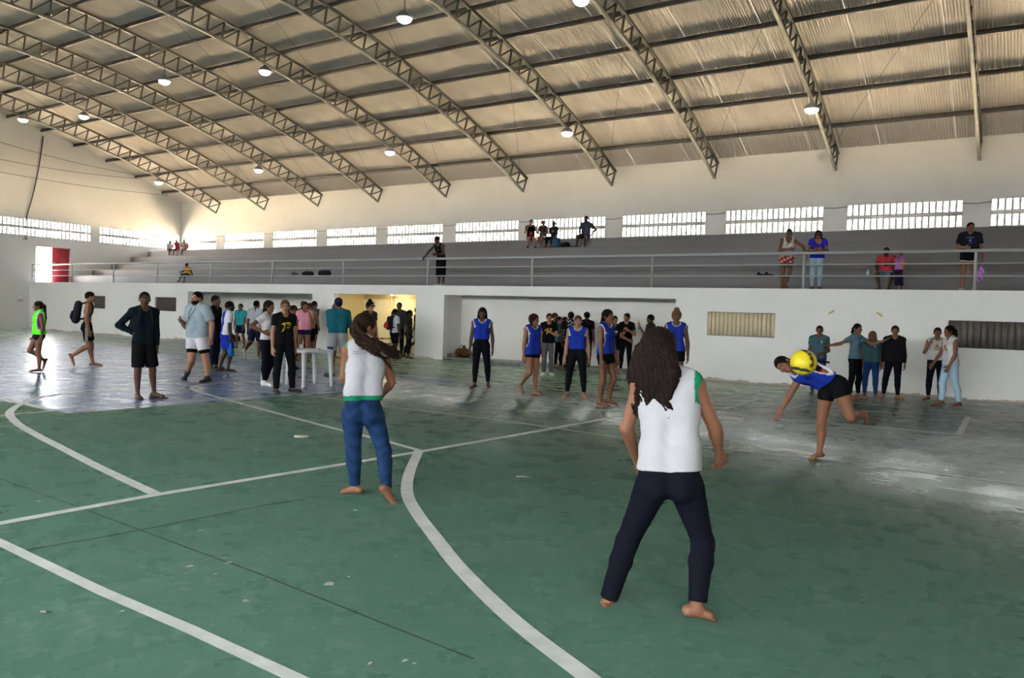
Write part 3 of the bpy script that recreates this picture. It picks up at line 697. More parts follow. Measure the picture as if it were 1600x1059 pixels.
    # -------------------------------------------------------- anatomy
    def torso(s, off=0.0, loose=0.0):
        J, H, b, m = s.J, s.H, s.build, s.sex == 'm'
        w, c, nk, pe = J['waist'], J['chest'], J['neck'], J['pelvis']; r, f, u = s.tr, s.tf, s.tup; pr, pf, pu = s.pr, s.pf, s.pup
        ww = ((.040 if m else .030) * b + loose) * H; cw = (.050 if m else .040) * b * H; bd = .5 + .5 * b
        P = [cap(pe - pr * .046 * b * H, pe + pr * .046 * b * H, .056 * bd * H + off, n=pf, s=.92),
             cap(w - r * ww, w + r * ww, (.047 if m else .043) * bd * H + off, n=f, s=.86),
             cap(c - r * cw, c + r * cw, .050 * bd * H + off, n=f, s=.92),
             cap(nk - u * .038 * H - r * .05 * H, nk - u * .038 * H + r * .05 * H, .036 * bd * H + off, n=f, s=.95)]
        for sg in (-1, 1):
            P += [cap(pe + pr * sg * .042 * b * H, w + r * sg * ww, .053 * bd * H + off, .045 * bd * H + off, n=f, s=.9),
                  cap(w + r * sg * ww, c + r * sg * cw, .045 * bd * H + off, .050 * bd * H + off, n=f, s=.9),
                  cap(c + r * sg * cw * .9, nk - u * .035 * H + r * sg * .05 * H, .050 * bd * H + off, .036 * bd * H + off, n=f, s=.9),
                  cap(pe + pr * sg * .042 * b * H - pf * .026 * H - pu * .022 * H, pe + pr * sg * .038 * b * H - pf * .02 * H + pu * .01 * H, .045 * bd * H + off * .8)]
            if not m: P.append(cap(c + r * sg * .036 * H + f * .030 * H + u * .012 * H, c + r * sg * .034 * H + f * .022 * H + u * .03 * H, .030 * bd * H + off, .024 * H + off))
        if b > 1.15 : P.append(cap(w + f * .02 * H - u * .03 * H, w + f * .012 * H + u * .05 * H, .055 * b * H + off, .05 * b * H + off))
        return P
    def shoulders(s, off=0.0, frac=1.0):
        J, H, m = s.J, s.H, s.sex == 'm'; P = []
        for sd in 'RL':
            e = J['neck'] + (J['sh' + sd] - J['neck']) * frac
            P += [cap(J['neck'] + s.tup * .008 * H, e, .026 * H + off, (.033 if frac > .95 else .026) * H + off, n=s.tf, s=.95), cap(J['chest'] + (e - J['chest']) * .35, e, .04 * H + off, .03 * H + off)]
        return P
    def arm(s, sd, off=0.0, frac=2.0, flat=True, grow=0.0):
        """frac 0..1 covers the upper arm, 1..2 the forearm too"""
        J, H = s.J, s.H; bd = (.45 + .55 * s.build) * (1.12 if s.sex == 'm' else 1.0); a, e, w = J['sh' + sd], J['el' + sd], J['wr' + sd]; P = []
        t = min(frac, 1); r1 = (.0285 + (.0225 - .0285) * t) * bd * H
        P.append(cap(a, a + (e - a) * t, .0300 * bd * H + off, r1 + off + grow, flat=(0, 1 if (flat and frac < 1) else 0)))
        if frac > 1:
            t = min(frac - 1, 1); mid = e + (w - e) * min(.3, t)
            P.append(cap(e, mid, .0235 * bd * H + off, .0235 * bd * H + off))
            if t > .3: P.append(cap(mid, e + (w - e) * t, .0235 * bd * H + off, (.0235 - (.0235 - .0150) * (t - .3) / .7) * bd * H + off + grow, flat=(0, 1 if (flat and frac < 1.99) else 0)))
        return P
    def leg(s, sd, off=0.0, frac=2.0, grow=0.0, flat=True, straight=0.0):
        J, H = s.J, s.H; bd = .45 + .55 * s.build; a, kn, an = J['hip' + sd], J['kn' + sd], J['an' + sd]; P = []
        t = min(frac, 1); P.append(cap(a, a + (kn - a) * t, .0545 * bd * H + off, (.0545 - .0205 * t) * bd * H + off + grow * t, flat=(0, 1 if (flat and frac < 1) else 0)))
        if frac > 1:
            t = min(frac - 1, 1); back = nrm(np.cross(nrm(an - kn), s.pr)); 
            if back @ s.pf > 0: back = -back
            cm = kn + (an - kn) * .30 + back * .012 * H
            P.append(cap(kn, kn + (an - kn) * .12, .0335 * bd * H + off, .032 * bd * H + off))
            P.append(cap(kn, cm, .031 * bd * H + off, .0335 * bd * H + off + straight * .3))
            if t > .3: e = kn + (an - kn) * t; q = (t - .3) / .7; P.append(cap(cm, e, .0335 * bd * H + off + straight * .3, (.0335 - .0150 * q) * bd * H + off + straight * q + grow, flat=(0, 1 if (flat and frac < 1.999) else 0)))
        return P
    def foot(s, sd, off=0.0, toes=True, up=0.0):
        J, H = s.J, s.H; an, toe = J['an' + sd], J['toe' + sd]; d = nrm(toe - an); sole = -np.array([0, 0, 1.0])
        v = toe - an; 
        sh = nrm(an - J['kn' + sd]); sole = nrm(sh - d * (sh @ d)) if abs(sh @ d) < .93 else nrm(np.array([0, 0, -1.0]) - d * (-d[2]))
        lat = np.cross(sole, d); heel = an + sole * .020 * H - d * .022 * H
        ball = toe - d * .024 * H + sole * .002 * H
        P = [cap(an, heel, .0195 * H + off, .0185 * H + off), cap(heel, ball, .0180 * H + off, .0165 * H + off, n=sole, s=.85), cap(an + sole * .004 * H, ball, .0185 * H + off, .0125 * H + off),
             cap(ball - lat * .011 * H, ball + lat * .014 * H, .0150 * H + off, .0135 * H + off, n=sole, s=.85)]
        if toes:
            inner = 1 if (lat @ s.pr) * (1 if sd == 'R' else -1) < 0 else -1
            for q, (o, l, r) in enumerate(((.0165, .029, .0085), (.0065, .028, .0065), (-.002, .025, .006), (-.010, .021, .0056), (-.017, .016, .0052))):
                b = ball + lat * inner * o * H; P.append(cap(b + sole * .003 * H, b + d * l * H + sole * .006 * H, (r + .001) * H, r * H, k=.006))
        elif off > 0: P.append(cap(ball, ball + d * .016 * H + sole * .002 * H, .0165 * H + off, .014 * H + off, n=lat, s=1.15))
        return P
    def hand(s, sd):
        J, H = s.J, s.H; w = J['wr' + sd]; sg = 1 if sd == 'R' else -1; fd = nrm(w - J['el' + sd]); spec = s.handspec[sd] or {}
        W = s.W; d = nrm(np.asarray(spec['dir'], float) * np.array([sg, 1, 1]) @ W) if 'dir' in spec else fd
        pn = (np.asarray(spec['palm'], float) * np.array([sg, 1, 1])) @ W if 'palm' in spec else -s.tr * sg + s.tf * -.25
        pn = nrm(pn - d * (pn @ d)); lat = np.cross(d, pn)                     # across the palm
        thumbside = lat if (lat @ (s.tf + np.array([0, 0, .3]))) > 0 else -lat
        if 'thumb' in spec: tv = (np.asarray(spec['thumb'], float) * np.array([sg, 1, 1])) @ W; thumbside = lat if lat @ tv > 0 else -lat
        cu = spec.get('curl', s.curl); k = .0045
        pl = .052 * H; P = [cap(w, w + d * pl * .45, .0150 * H, .0160 * H, n=pn, s=.72), cap(w + d * pl * .35 - thumbside * .010 * H, w + d * pl - thumbside * .0135 * H, .0125 * H, .0105 * H, n=pn, s=.72), cap(w + d * pl * .35 + thumbside * .010 * H, w + d * pl + thumbside * .0135 * H, .0135 * H, .0110 * H, n=pn, s=.72)]
        sp = spec.get('spread', .10)
        for q, (o, l) in enumerate(((.018, .042), (.0062, .047), (-.0062, .044), (-.018, .035))):
            b = w + d * pl + thumbside * o * H; dd = nrm(d + thumbside * o * 60 * sp * .17); seg = [.46, .30, .24]; ang = 0
            for i in range(3):
                ang += math.radians(cu * (34, 52, 38)[i]); v = dd * math.cos(ang) + pn * math.sin(ang); e = b + v * l * H * seg[i]
                P.append(cap(b, e, (.0060 - .0007 * i) * H, (.0056 - .0008 * i) * H, k=k)); b = e
        tb = w + d * pl * .30 + thumbside * .016 * H; td = nrm(d * .75 + thumbside * .75 + pn * .35 * cu); te = tb + td * .027 * H
        P += [cap(tb, te, .0078 * H, .0066 * H, k=.006), cap(te, te + nrm(td + d * .6 + pn * .35 * cu) * .024 * H, .0064 * H, .0052 * H, k=.005)]
        s.tip = getattr(s, 'tip', {}); s.tip[sd] = w + d * (pl + .02 * H) + pn * .012 * H
        return P
    def headprims(s):
        H = s.H; c = s.J['head']; M = s.Mh; u = H * .1345 / .225; m = s.sex == 'm'; Q = lambda x, y, z: c + (x * M[0] + y * M[1] + z * M[2]) * u
        s.hu = u; s.Q = Q
        P = [ell(Q(0, -.012, .030), M, np.array([.074, .095, .084]) * u), ell(Q(0, .030, -.036), M, np.array([.057 + .004 * m, .058, .074]) * u, k=.03), ell(Q(0, .060, -.088), M, np.array([.024 + .004 * m, .024, .020]) * u, k=.03),
             ell(Q(0, .076, .030), M, np.array([.050, .016, .012]) * u, k=.02), cap(Q(0, .088, .008), Q(0, .104, -.026), .007 * u, .0125 * u, k=.008), cap(Q(-.012, .094, -.030), Q(.012, .094, -.030), .008 * u, .008 * u, k=.006),
             ell(Q(0, .086, -.054), M, np.array([.024, .012, .007]) * u, k=.005), ell(Q(0, .085, -.066), M, np.array([.020, .012, .007]) * u, k=.005)]
        for sg in (-1, 1): P += [ell(Q(sg * .076, -.004, -.006), M, np.array([.011, .020, .032]) * u, k=.006), ell(Q(sg * .040, .066, -.020), M, np.array([.022, .020, .022]) * u, k=.02)]
        return P
    def neckprims(s, off=0.0):
        H = s.H; r = (.0345 if s.sex == 'm' else .0285) * (.6 + .4 * s.build) * H; c = s.J['head']; M = s.Mh; u = H * .1345 / .225
        return [cap(s.J['neck'] - s.tup * .02 * H, c + (-.02 * M[1] - .055 * M[2]) * u, r * 1.12 + off, r + off)]
    def body_prims(s):
        s.G_t = s.torso() + s.shoulders(); s.G_h = s.headprims(); s.G_n = s.neckprims()
        s.G_a = {sd: s.arm(sd, flat=False) for sd in 'RL'}; s.G_hand = {sd: s.hand(sd) for sd in 'RL'}; s.G_l = {sd: s.leg(sd, flat=False) for sd in 'RL'}; s.G_f = {sd: s.foot(sd) for sd in 'RL'}
    def eval_body(s, lo, hi, h):
        g = Grid(lo, hi, h); g.union(s.G_t + s.G_n, .03)
        for sd in 'RL': 
            g2_ = Grid(lo, hi, h); g2_.union(s.G_a[sd] + s.G_hand[sd], .014); g.F = smin(g.F, g2_.F, .014)
        for sd in 'RL':
            g2_ = Grid(lo, hi, h); g2_.union(s.G_l[sd] + s.G_f[sd], .016); g.F = smin(g.F, g2_.F, .012)
        if hi[2] > s.J['neck'][2] - .2 or True:
            g2_ = Grid(lo, hi, h); g2_.union(s.G_h, .014)
            for sg in (-1, 1): g2_.carve([ell(s.Q(sg * .031, .098, .004), s.Mh, np.array([.018, .016, .010]) * s.hu)], .012)
            g.F = smin(g.F, g2_.F, .016)
        return g
    def build_body(s, root, bare_feet=True, face=True):
        allp = s.G_t + s.G_n + s.G_h + s.G_a['R'] + s.G_a['L'] + s.G_hand['R'] + s.G_hand['L'] + s.G_l['R'] + s.G_l['L'] + s.G_f['R'] + s.G_f['L']
        lo, hi = prims_box(allp, .03); V, F = s.eval_body(lo, hi, s.hb).mesh(); parts = []
        boxes = []
        hb_lo, hb_hi = prims_box(s.G_h, .012); boxes.append((hb_lo, hb_hi, s.hh))
        for sd in 'RL': l, h = prims_box(s.G_hand[sd], .008); boxes.append((l, h, min(s.hh * .9, .0072)))
        if bare_feet:
            for sd in 'RL': l, h = prims_box(s.G_f[sd][1:], .008); boxes.append((l, h, min(s.hh * 1.1, .0085)))
        C = V[F].mean(1); keep = np.ones(len(F), bool)
        for i, (l, h, v) in enumerate(boxes):
            keep &= ~((C > l + s.hb * .9) & (C < h - s.hb * .9)).all(1)
            v2, f2 = s.eval_body(l, h, v).mesh()
            c2 = v2[f2].mean(1); k2 = np.ones(len(f2), bool)
            for (l0, h0, _) in boxes[:i]: k2 &= ~((c2 > l0 + v * 2) & (c2 < h0 - v * 2)).all(1)
            parts.append((v2, f2[k2]))
        V, F = join([(V, F[keep])] + parts)
        u_, inv = np.unique(F, return_inverse=True); V = V[u_]; F = inv.reshape(F.shape)
        cols = np.tile(np.array(s.skin), (len(V), 1)) * (1 + .05 * RNG.standard_normal(1))
        q = (V - s.J['head']) @ s.Mh.T / s.hu
        fr = q[:, 1] > .045
        if face:
            lipc = np.array(s.skin) * np.array([1.0, .62, .60]); cols[fr & (np.abs(q[:, 0]) < .026) & (np.abs(q[:, 2] + .060) < .0105)] = lipc
            for sg in (-1, 1):
                dx = (q[:, 0] - sg * .031); dz = q[:, 2] - .003
                e = fr & ((dx / .0175) ** 2 + (dz / .0085) ** 2 < 1); cols[e] = np.array(s.skin) * .6 + .10
                cols[fr & ((dx / .0080) ** 2 + (dz / .0080) ** 2 < 1)] = (.014, .010, .008)
                cols[fr & ((dx / .024) ** 2 + ((dz - .027 + abs(dx) * .1) / .0050) ** 2 < 1)] = np.array(s.skin) * .28
        # soles and palms a little paler
        s.body = obj('body', V, F, SKIN, root, smooth=True, cols=np.clip(cols, 0, 1)); return s.body
    # -------------------------------------------------------- clothing
    def garment(s, name, groups, root, colf, h=None, carve=(), mat_=None, k=.012, wrinkle=0.0):
        """groups: list of (prims, k, [(point, normal), ...])"""
        h = h or s.hc; allp = [p for gp in groups for p in gp[0]]; lo, hi = prims_box(allp, h * 2.5 + .01); G = None
        for prims, kk, clips in groups:
            g = Grid(lo, hi, h).union(prims, kk)
            for c in clips: g.clip(*c)
            if G is None: G = g
            else: G.F = smin(G.F, g.F, k)
        if carve: G.carve(list(carve), .008)
        if wrinkle:
            P = G.pts((0, 0, 0), G.n) - s.J['waist']; X, Y, Z = P @ s.tr, P @ s.tf, P @ s.tup
            q = .9 * np.sin(21 * (Z + .55 * np.abs(X)) + 3 * np.sin(9 * X + 1.3) + 2 * np.sin(7 * Y)) * (.5 + .5 * np.sin(11 * X + 5 * Z + 2)) + .7 * np.sin(34 * (X - .5 * Z) + 2.2 * np.sin(13 * Z + 4 * Y)) * np.sin(9 * Z + .7) + .35 * np.sin(63 * Z + 25 * X + 2 * np.sin(30 * X))
            G.F = G.F + (wrinkle * q).astype(np.float32)
        V, F = G.mesh()
        if len(V) == 0: return None
        if callable(colf): cols = colf(V)
        else: cols = np.tile(np.array(colf, float), (len(V), 1))
        return obj(name, V, F, mat_ or CLOTH, root, smooth=True, cols=np.clip(cols, 0, 1))
    def loc(s, V):
        """shirt coordinates: x right, y forward (from the chest), z up from the waist; in units of H"""
        d = V - s.J['waist']; return np.stack([d @ s.tr, d @ s.tf, d @ s.tup], 1) / s.H
    def shirt(s, root, c, sleeve=.55, hem=-.115, off=.012, loose=.012, neck=.0, name='shirt', trim=None, trim_hem=None, print_=None, shoulder=.74, wrinkle=.0, vneck=False, collar_r=None, sides=None, sleevec=None):
        H = s.H; T = s.torso(off, loose) + s.shoulders(off, 1.0 if sleeve else shoulder)
        hemp = s.J['waist'] + s.pup * hem * H
        if hem < -.06:
            for sg in (-1, 1): T.append(cap(s.J['waist'] + s.tr * sg * .035 * s.build * H, s.J['pelvis'] + s.pup * (hem + .06) * H + s.pr * sg * .040 * s.build * H, .053 * H * (.5 + .5 * s.build) + off, .060 * (.5 + .5 * s.build) * H + off, n=s.pf, s=.95))
        groups = [(T, .03, [(hemp, -s.pup)])]
        if sleeve:
            for sd in 'RL': groups.append((s.arm(sd, off * (.95 if sleeve < 1 else .7), sleeve, grow=.006 if sleeve < 1 else 0), .015, []))
        cr = collar_r or (.036 if s.sex == 'm' else .037)
        nk = s.J['neck']; carve = [cap(nk - s.tup * .0 * H + s.tf * .012 * H, nk + s.tup * .08 * H + s.tf * .03 * H, (cr + neck * .5) * H)]
        if neck > 0: carve.append(ell(nk + s.tf * .055 * H + s.tup * .005 * H, np.stack([s.tr, s.tf, s.tup]), np.array([cr + neck * .3, .05, .012 + neck * 1.6]) * H))
        if vneck: carve.append(ell(nk + s.tf * .055 * H, np.stack([s.tr, s.tf, s.tup]), np.array([.03, .05, .07]) * H))
        if sides:   # open sides below the arm
            for sg in (-1, 1): carve.append(ell(s.J['chest'] + s.tr * sg * .115 * H - s.tup * .02 * H, np.stack([s.tr, s.tf, s.tup]), np.array([.055, .035, .12]) * H * (sides if sides is not True else 1)))
        def colf(V):
            q = s.loc(V); out = np.tile(np.array(c, float), (len(V), 1))
            if print_ is not None: print_(s, V, q, out)
            if trim is not None:
                dn = np.min([prim_d(p, V) for p in carve], 0); out[dn < .016] = trim
                if not sleeve:
                    for sd in 'RL':
                        ax = s.J['sh' + sd] - s.J['neck']; ln = np.linalg.norm(ax); t = (V - s.J['neck']) @ (ax / ln)
                        out[(t > shoulder * ln + .026 * H + off - .028) & (q[:, 2] > .12)] = trim
            if trim_hem is not None: out[((V - hemp) @ s.pup) < trim_hem[0]] = trim_hem[1]
            if sleevec is not None:
                for sd in 'RL':
                    a, e = s.J['sh' + sd], s.J['el' + sd]; t = ((V - a) @ (e - a)) / ((e - a) @ (e - a)); out[(t > .12) & (np.linalg.norm(V - (a + np.clip(t, 0, 2)[:, None] * (e - a)), axis=1) < .06 * H) & (np.abs(q[:, 0]) > .07)] = sleevec
            return out
        return s.garment(name, groups, root, colf, carve=carve, wrinkle=wrinkle)
    def bottoms(s, root, c, frac=1.93, off=.007, grow=0.0, straight=0.0, top=.035, name='trousers', mat_=None, colf=None, wrinkle=0.0):
        H = s.H; T = [p for p in s.torso(off)[:1]] + [p for i, p in enumerate(s.torso(off)) if p['t'] == 'c' and i >= 4 and ((p['a'] - s.J['waist']) @ s.pup < .03 * H)] + s.torso(off)[1:2]
        wp = s.J['waist'] + s.pup * (top - .06) * H
        groups = [(T, .03, [(wp, s.pup)])]
        for sd in 'RL': groups.append((s.leg(sd, off, frac, grow, True, straight), .02, [(wp, s.pup)]))
        return s.garment(name, groups, root, colf or c, mat_=mat_ or CLOTH, k=.014, wrinkle=wrinkle)
    def shorts(s, root, c, frac=.62, off=.012, grow=.02, top=.03, **kw): return s.bottoms(root, c, frac, off, grow, top=top, name='shorts', **kw)
    def skirt(s, root, c, length=.26, name='skirt', flare=.02, top=.02):
        H = s.H; w = s.J['waist']; pe = s.J['pelvis']; e = .5 * (s.J['knR'] + s.J['knL']); d = nrm(e - pe); b = pe + d * length * H; P = []
        for sg in (-1, 1): P.append(cap(pe + s.pr * sg * .045 * s.build * H, b + s.pr * sg * .035 * H, .060 * H, (.06 + flare) * H, flat=(0, 1)))
        return s.garment(name, [(s.torso(.012)[:2] + P, .03, [(w + s.pup * top * H, s.pup), (b, d)])], root, c)
    def shoes(s, root, c, sole=None, off=.008, name='shoe', high=False):
        for sd in 'RL':
            P = s.foot(sd, off, toes=False); an = s.J['an' + sd]; up = nrm(s.J['kn' + sd] - an); cl = an + up * (.03 if high else .004) * s.H
            if high: P.append(cap(an, an + up * .05 * s.H, .024 * s.H + off))
            low = np.min([min(p['a'][2], p['b'][2]) for p in P]) 
            def colf(V, low=low):
                out = np.tile(np.array(c, float), (len(V), 1))
                if sole is not None: out[V[:, 2] < low - .006] = sole
                return out
            s.garment(name, [(P, .014, [(cl, up)])], root, colf, h=min(s.hh, .007), mat_=SHOEM)
    def sandals(s, root, c=(.012, .010, .010)):
        for sd in 'RL':
            J, H = s.J, s.H; an, toe = J['an' + sd], J['toe' + sd]; d = nrm((toe - an) * np.array([1, 1, 0])); heel = np.array([*(an - d * .035 * H)[:2], s.base[2] + .008]); tp = np.array([*(toe + d * .012 * H)[:2], s.base[2] + .008])
            lat = np.cross(d, (0, 0, 1)); mid = tp - d * .035 * H + np.array([0, 0, .028 * H])
            P = [cap(heel, tp, .024 * H, .029 * H, n=(0, 0, 1), s=.22), cap(tp - d * .03 * H + np.array([0, 0, .012 * H]), mid - d * .03 * H + lat * .026 * H - np.array([0, 0, .016 * H]), .006 * H), cap(tp - d * .03 * H + np.array([0, 0, .012 * H]), mid - d * .03 * H - lat * .026 * H - np.array([0, 0, .016 * H]), .006 * H)]
            s.garment('flip_flop', [(P, .004, [])], root, c, h=min(s.hh, .0065), mat_=SHOEM)
    # -------------------------------------------------------- hair
    def hair(s, root, c, style='short', length=.2, extra=(), thick=.012, name='hair', curl=0.0, fine=(), path=None, rad=.03, low=-.035):
        u, Q, M, H = s.hu, s.Q, s.Mh, s.H; c = HC[c] if isinstance(c, str) else c
        P = [ell(Q(0, -.014, .034), M, (np.array([.0745, .0955, .0845]) + thick) * u), ell(Q(0, -.045, -.005), M, (np.array([.062, .058, .065]) + thick) * u, k=.02)]
        tail = []
        if style == 'bun': tail.append(ell(Q(0, -.075, .085), M, np.array([.042, .042, .040]) * u))
        if style == 'topbun': tail.append(ell(Q(0, -.02, .135), M, np.array([.05, .05, .042]) * u))
        if style == 'afro': P = [ell(Q(0, -.022, .04), M, (np.array([.10, .115, .10]) + thick) * u)]
        if style == 'long':
            back = -M[1] * .5 - s.tf * .5; up = s.tup
            for sg in (-1, -.33, .33, 1):
                a = Q(sg * .058, -.055 + .012 * abs(sg), .01); b = a - np.array([0, 0, 1.0]) * .11 * u * 1.3 + back * .02 * u + M[0] * sg * .012 * u
                b2 = b - s.tup * (length - .14) * H * .6; ntb = s.J['neck'] - s.tf * .062 * H
                out = (b2 - ntb) @ -s.tf; b2 = b2 + -s.tf * max(0, .0 - out + .004)
                tail += [cap(a, b, .036 * u * 1.1, .034 * u * 1.1, k=.02), cap(b, b2, .034 * u * 1.1, .020 * u, k=.02)]
        if style == 'bob':
            for sg in (-1, -.5, .5, 1):
                a = Q(sg * .070, -.02 - .03 * (1 - abs(sg)), .02); b = Q(sg * .082, -.015 - .045 * (1 - abs(sg)), -length / .13 * .13)
                tail.append(cap(a, b, .030 * u, .026 * u, k=.02))
        if path is not None:
            r = np.linspace(rad, rad * .45, len(path))
            for i in range(len(path) - 1): tail.append(cap(path[i], path[i+1], r[i], r[i+1], k=.02))
        if style == 'pony' and path is None:
            a = Q(0, -.095, .045); b = Q(0, -.135, .01); d = np.array([0, 0, -1.0]); e = b + d * length * H * .5 - s.tf * .01 * H; f = b + d * length * H - s.tf * .0 * H
            tail += [cap(a, b, .020 * u, .030 * u), cap(b, e, .030 * u, .030 * u), cap(e, f, .030 * u, .010 * u)]
        tail += list(extra)
        g_cap = (P, .02, [])
        lo, hi = prims_box(P + tail + list(fine), .03); h = s.hh * 1.15; G = Grid(lo, hi, h).union(P, .02)
        # open the face and trim the nape
        G.carve([ell(Q(0, .095, -.014 if style == 'fade' else -.030), M, np.array([.064, .085, .088]) * u), cap(Q(-.10, .035, low - .055), Q(.10, .035, low - .055), .062 * u)], .008)
        if style in ('short', 'fade'):
            G.clip(Q(0, 0, low), -M[2] + .45 * M[1])
        else: G.clip(Q(0, 0, -.085), -M[2])
        if tail: G2 = Grid(lo, hi, h).union(tail, .02); G.F = smin(G.F, G2.F, .015)
        if curl:
            X = G.pts((0, 0, 0), G.n) - s.base; f = 150.
            q = np.sin(X[..., 0] * f + 2.5 * np.sin(X[..., 2] * 60)) * np.sin(X[..., 1] * f * .93 + 2 * np.sin(X[..., 2] * 53 + 1)) * np.sin(X[..., 2] * f * .8 + 2.5 * np.sin(X[..., 0] * 47))
            G.F = G.F + (curl * q).astype(np.float32)
        if fine: G3 = Grid(lo, hi, h).union(list(fine), .005); G.F = smin(G.F, G3.F, .006)
        V, F = G.mesh(); cc = np.tile(np.array(c), (len(V), 1)) * (1 + .25 * np.sin(V @ np.array([210., 170., 30.])))[:, None]
        return obj(name, V, F, HAIRM, root, smooth=True, cols=np.clip(cc, 0, 1))
def person(P, label, group=None):
    r = empty('person', P.base); tag(r, label, 'person', group); P.root = r
    if not (1.35 < P.H < 1.98): print('HEIGHT', round(P.H, 2), label)
    return r
# =================================================================== THE PEOPLE
BK = (.0055, .0055, .0065); NV = (.010, .013, .030); WH = (.52, .52, .55); GY = (.28, .32, .36); BIB = (.012, .028, .25); JEAN = (.010, .032, .100); TEALG = (.045, .10, .125)
def pr_disc(c, x, z, r):
    def f(s, V, q, out): out[(q[:, 1] > 0) & (np.hypot(q[:, 0] - x, q[:, 2] - z) < r)] = c
    return f
def pr_many(*fs):
    def f(s, V, q, out):
        for g in fs: g(s, V, q, out)
    return f
def pr_rect(c, x0, x1, z0, z1, front=True):
    def f(s, V, q, out): out[((q[:, 1] > 0) == front) & (q[:, 0] > x0) & (q[:, 0] < x1) & (q[:, 2] > z0) & (q[:, 2] < z1)] = c
    return f
YL = (.62, .47, .01)
def pr_athlete(s, V, q, out):
    """yellow printed discus figure with lettering lines"""
    x, z = q[:, 0], q[:, 2]; f = q[:, 1] > 0
    out[f & (np.abs(x - .022) < .008) & (z > .055) & (z < .115)] = YL; out[f & (x > .018) & (x < .052) & (np.abs(z - .108) < .006)] = YL; out[f & (np.hypot(x - .022, z - .122) < .008)] = YL
    out[f & (np.abs(x - .030 + (z - .05) * .5) < .006) & (z > .03) & (z < .06)] = YL
    out[f & (x > -.045) & (x < .008) & (np.abs(z - .120) < .0065) & (np.sin(x * 900) > -.6)] = YL; out[f & (x > -.040) & (x < -.002) & (np.abs(z - .098) < .006) & (np.sin(x * 900) > -.6)] = YL; out[f & (x > -.038) & (x < -.005) & (np.abs(z - .075) < .004)] = (.25, .2, .02)
def crest(x=-.038, z=.135): return pr_many(pr_disc((.55, .55, .50), x, z, .0135), pr_disc((.35, .12, .06), x, z - .003, .006))
def bib(p, r, under=None, hem=-.10, off=.024, sides=True, c=BIB):
    if under is not None: p.shirt(r, under, 0, hem=-.02, off=.007, loose=0, name='undershirt', neck=.02)
    b = p.shirt(r, c, 0, hem=hem, off=off, loose=.004, name='bib', trim=WH, neck=.008, sides=sides, shoulder=.8, trim_hem=None); return b
def rest(p, k): return p
# ---- the three in front
g = Person((1022, 955), top=508, face=176, skin='tan', build=.93, lean=(14, 0), legR=((.55, .25, -1), (.05, -.30, -1)), legL=((.62, .2, -1), (.42, -.15, -1)), footR=(1, .2, 0), footL=(.35, 1, 0), head=(25, -6, 0),
    armR=((.35, .15, -1), (.1, .35, -1)), armL=((.3, .0, -1), (-.1, .8, -1)), handR=dict(palm=(-.6, .8, 0), curl=1.0), curl=.7,
    pix=dict(head=(1030, 549), neck=(1046, 584), shR=(1086, 602), shL=(1001, 604), elR=(1117, 668), elL=(979, 668), wrR=(1124, 706), wrL=(994, 716), chest=(1046, 640), waist=(1046, 700), pelvis=(1046, 750), hipR=(1073, 762), hipL=(1018, 762), knR=(1098, 846), knL=(981, 844), anR=(1089, 950), anL=(948, 944), toeR=(1118, 966), toeL=(936, 951)))
r = person(g, 'girl in white tank top and black trousers with long curly dark hair, nearest the camera')
g.build_body(r); g.bottoms(r, (.006, .007, .012), 1.9, .006, straight=.012, mat_=LEGGING, top=.045, wrinkle=.0018)
def gre(s, V, q, out):
    for sd in 'R': d = np.linalg.norm(V - (s.J['sh' + sd] + s.tup * -.01), axis=1); out[(d < .098) & (q[:, 0] > .083) & (q[:, 2] > .09)] = (.012, .20, .10)
g.shirt(r, (.39, .385, .40), 0, hem=-.070, off=.016, loose=.012, name='tank_top', print_=gre, wrinkle=.0040, shoulder=.86)
tails = []
for k in range(15):
    t = k / 14 * 2 - 1; a = g.Q(t * .088, -.05 - .05 * (1 - abs(t)), -.0); b = a - np.array([0, 0, 1.0]) * (.14 + .03 * math.sin(k * 2.1)) + g.Mh[0] * t * .035 - g.tf * .03; e = b - np.array([0, 0, 1.0]) * (.11 + .045 * math.sin(k * 3.7 + 1)) + g.tr * .02 * math.sin(k * 1.3) - g.tf * .02
    tails += [cap(a, b, .036, .036, k=.02), cap(b, e, .036, .012, k=.02)]
curls = []
for k in range(26):      # loose curls round the ends
    t = RNG.uniform(-.55, .95); a = g.Q(t * .12, -.09, -.20 - .05 * RNG.random()); ph = RNG.uniform(0, 6.3); prev = a
    for i in range(1, 7):
        q = a + np.array([0, 0, -1.0]) * .020 * i + g.tr * (.013 * math.sin(ph + i * 1.25) + .006 * t * i) - g.tf * (.006 + .013 * math.cos(ph + i * 1.25)); curls.append(cap(prev, q, .0072, .0062, k=.004)); prev = q
g.hair(r, (.012, .007, .006), 'curly', extra=tails, thick=.02, curl=.006, fine=curls)
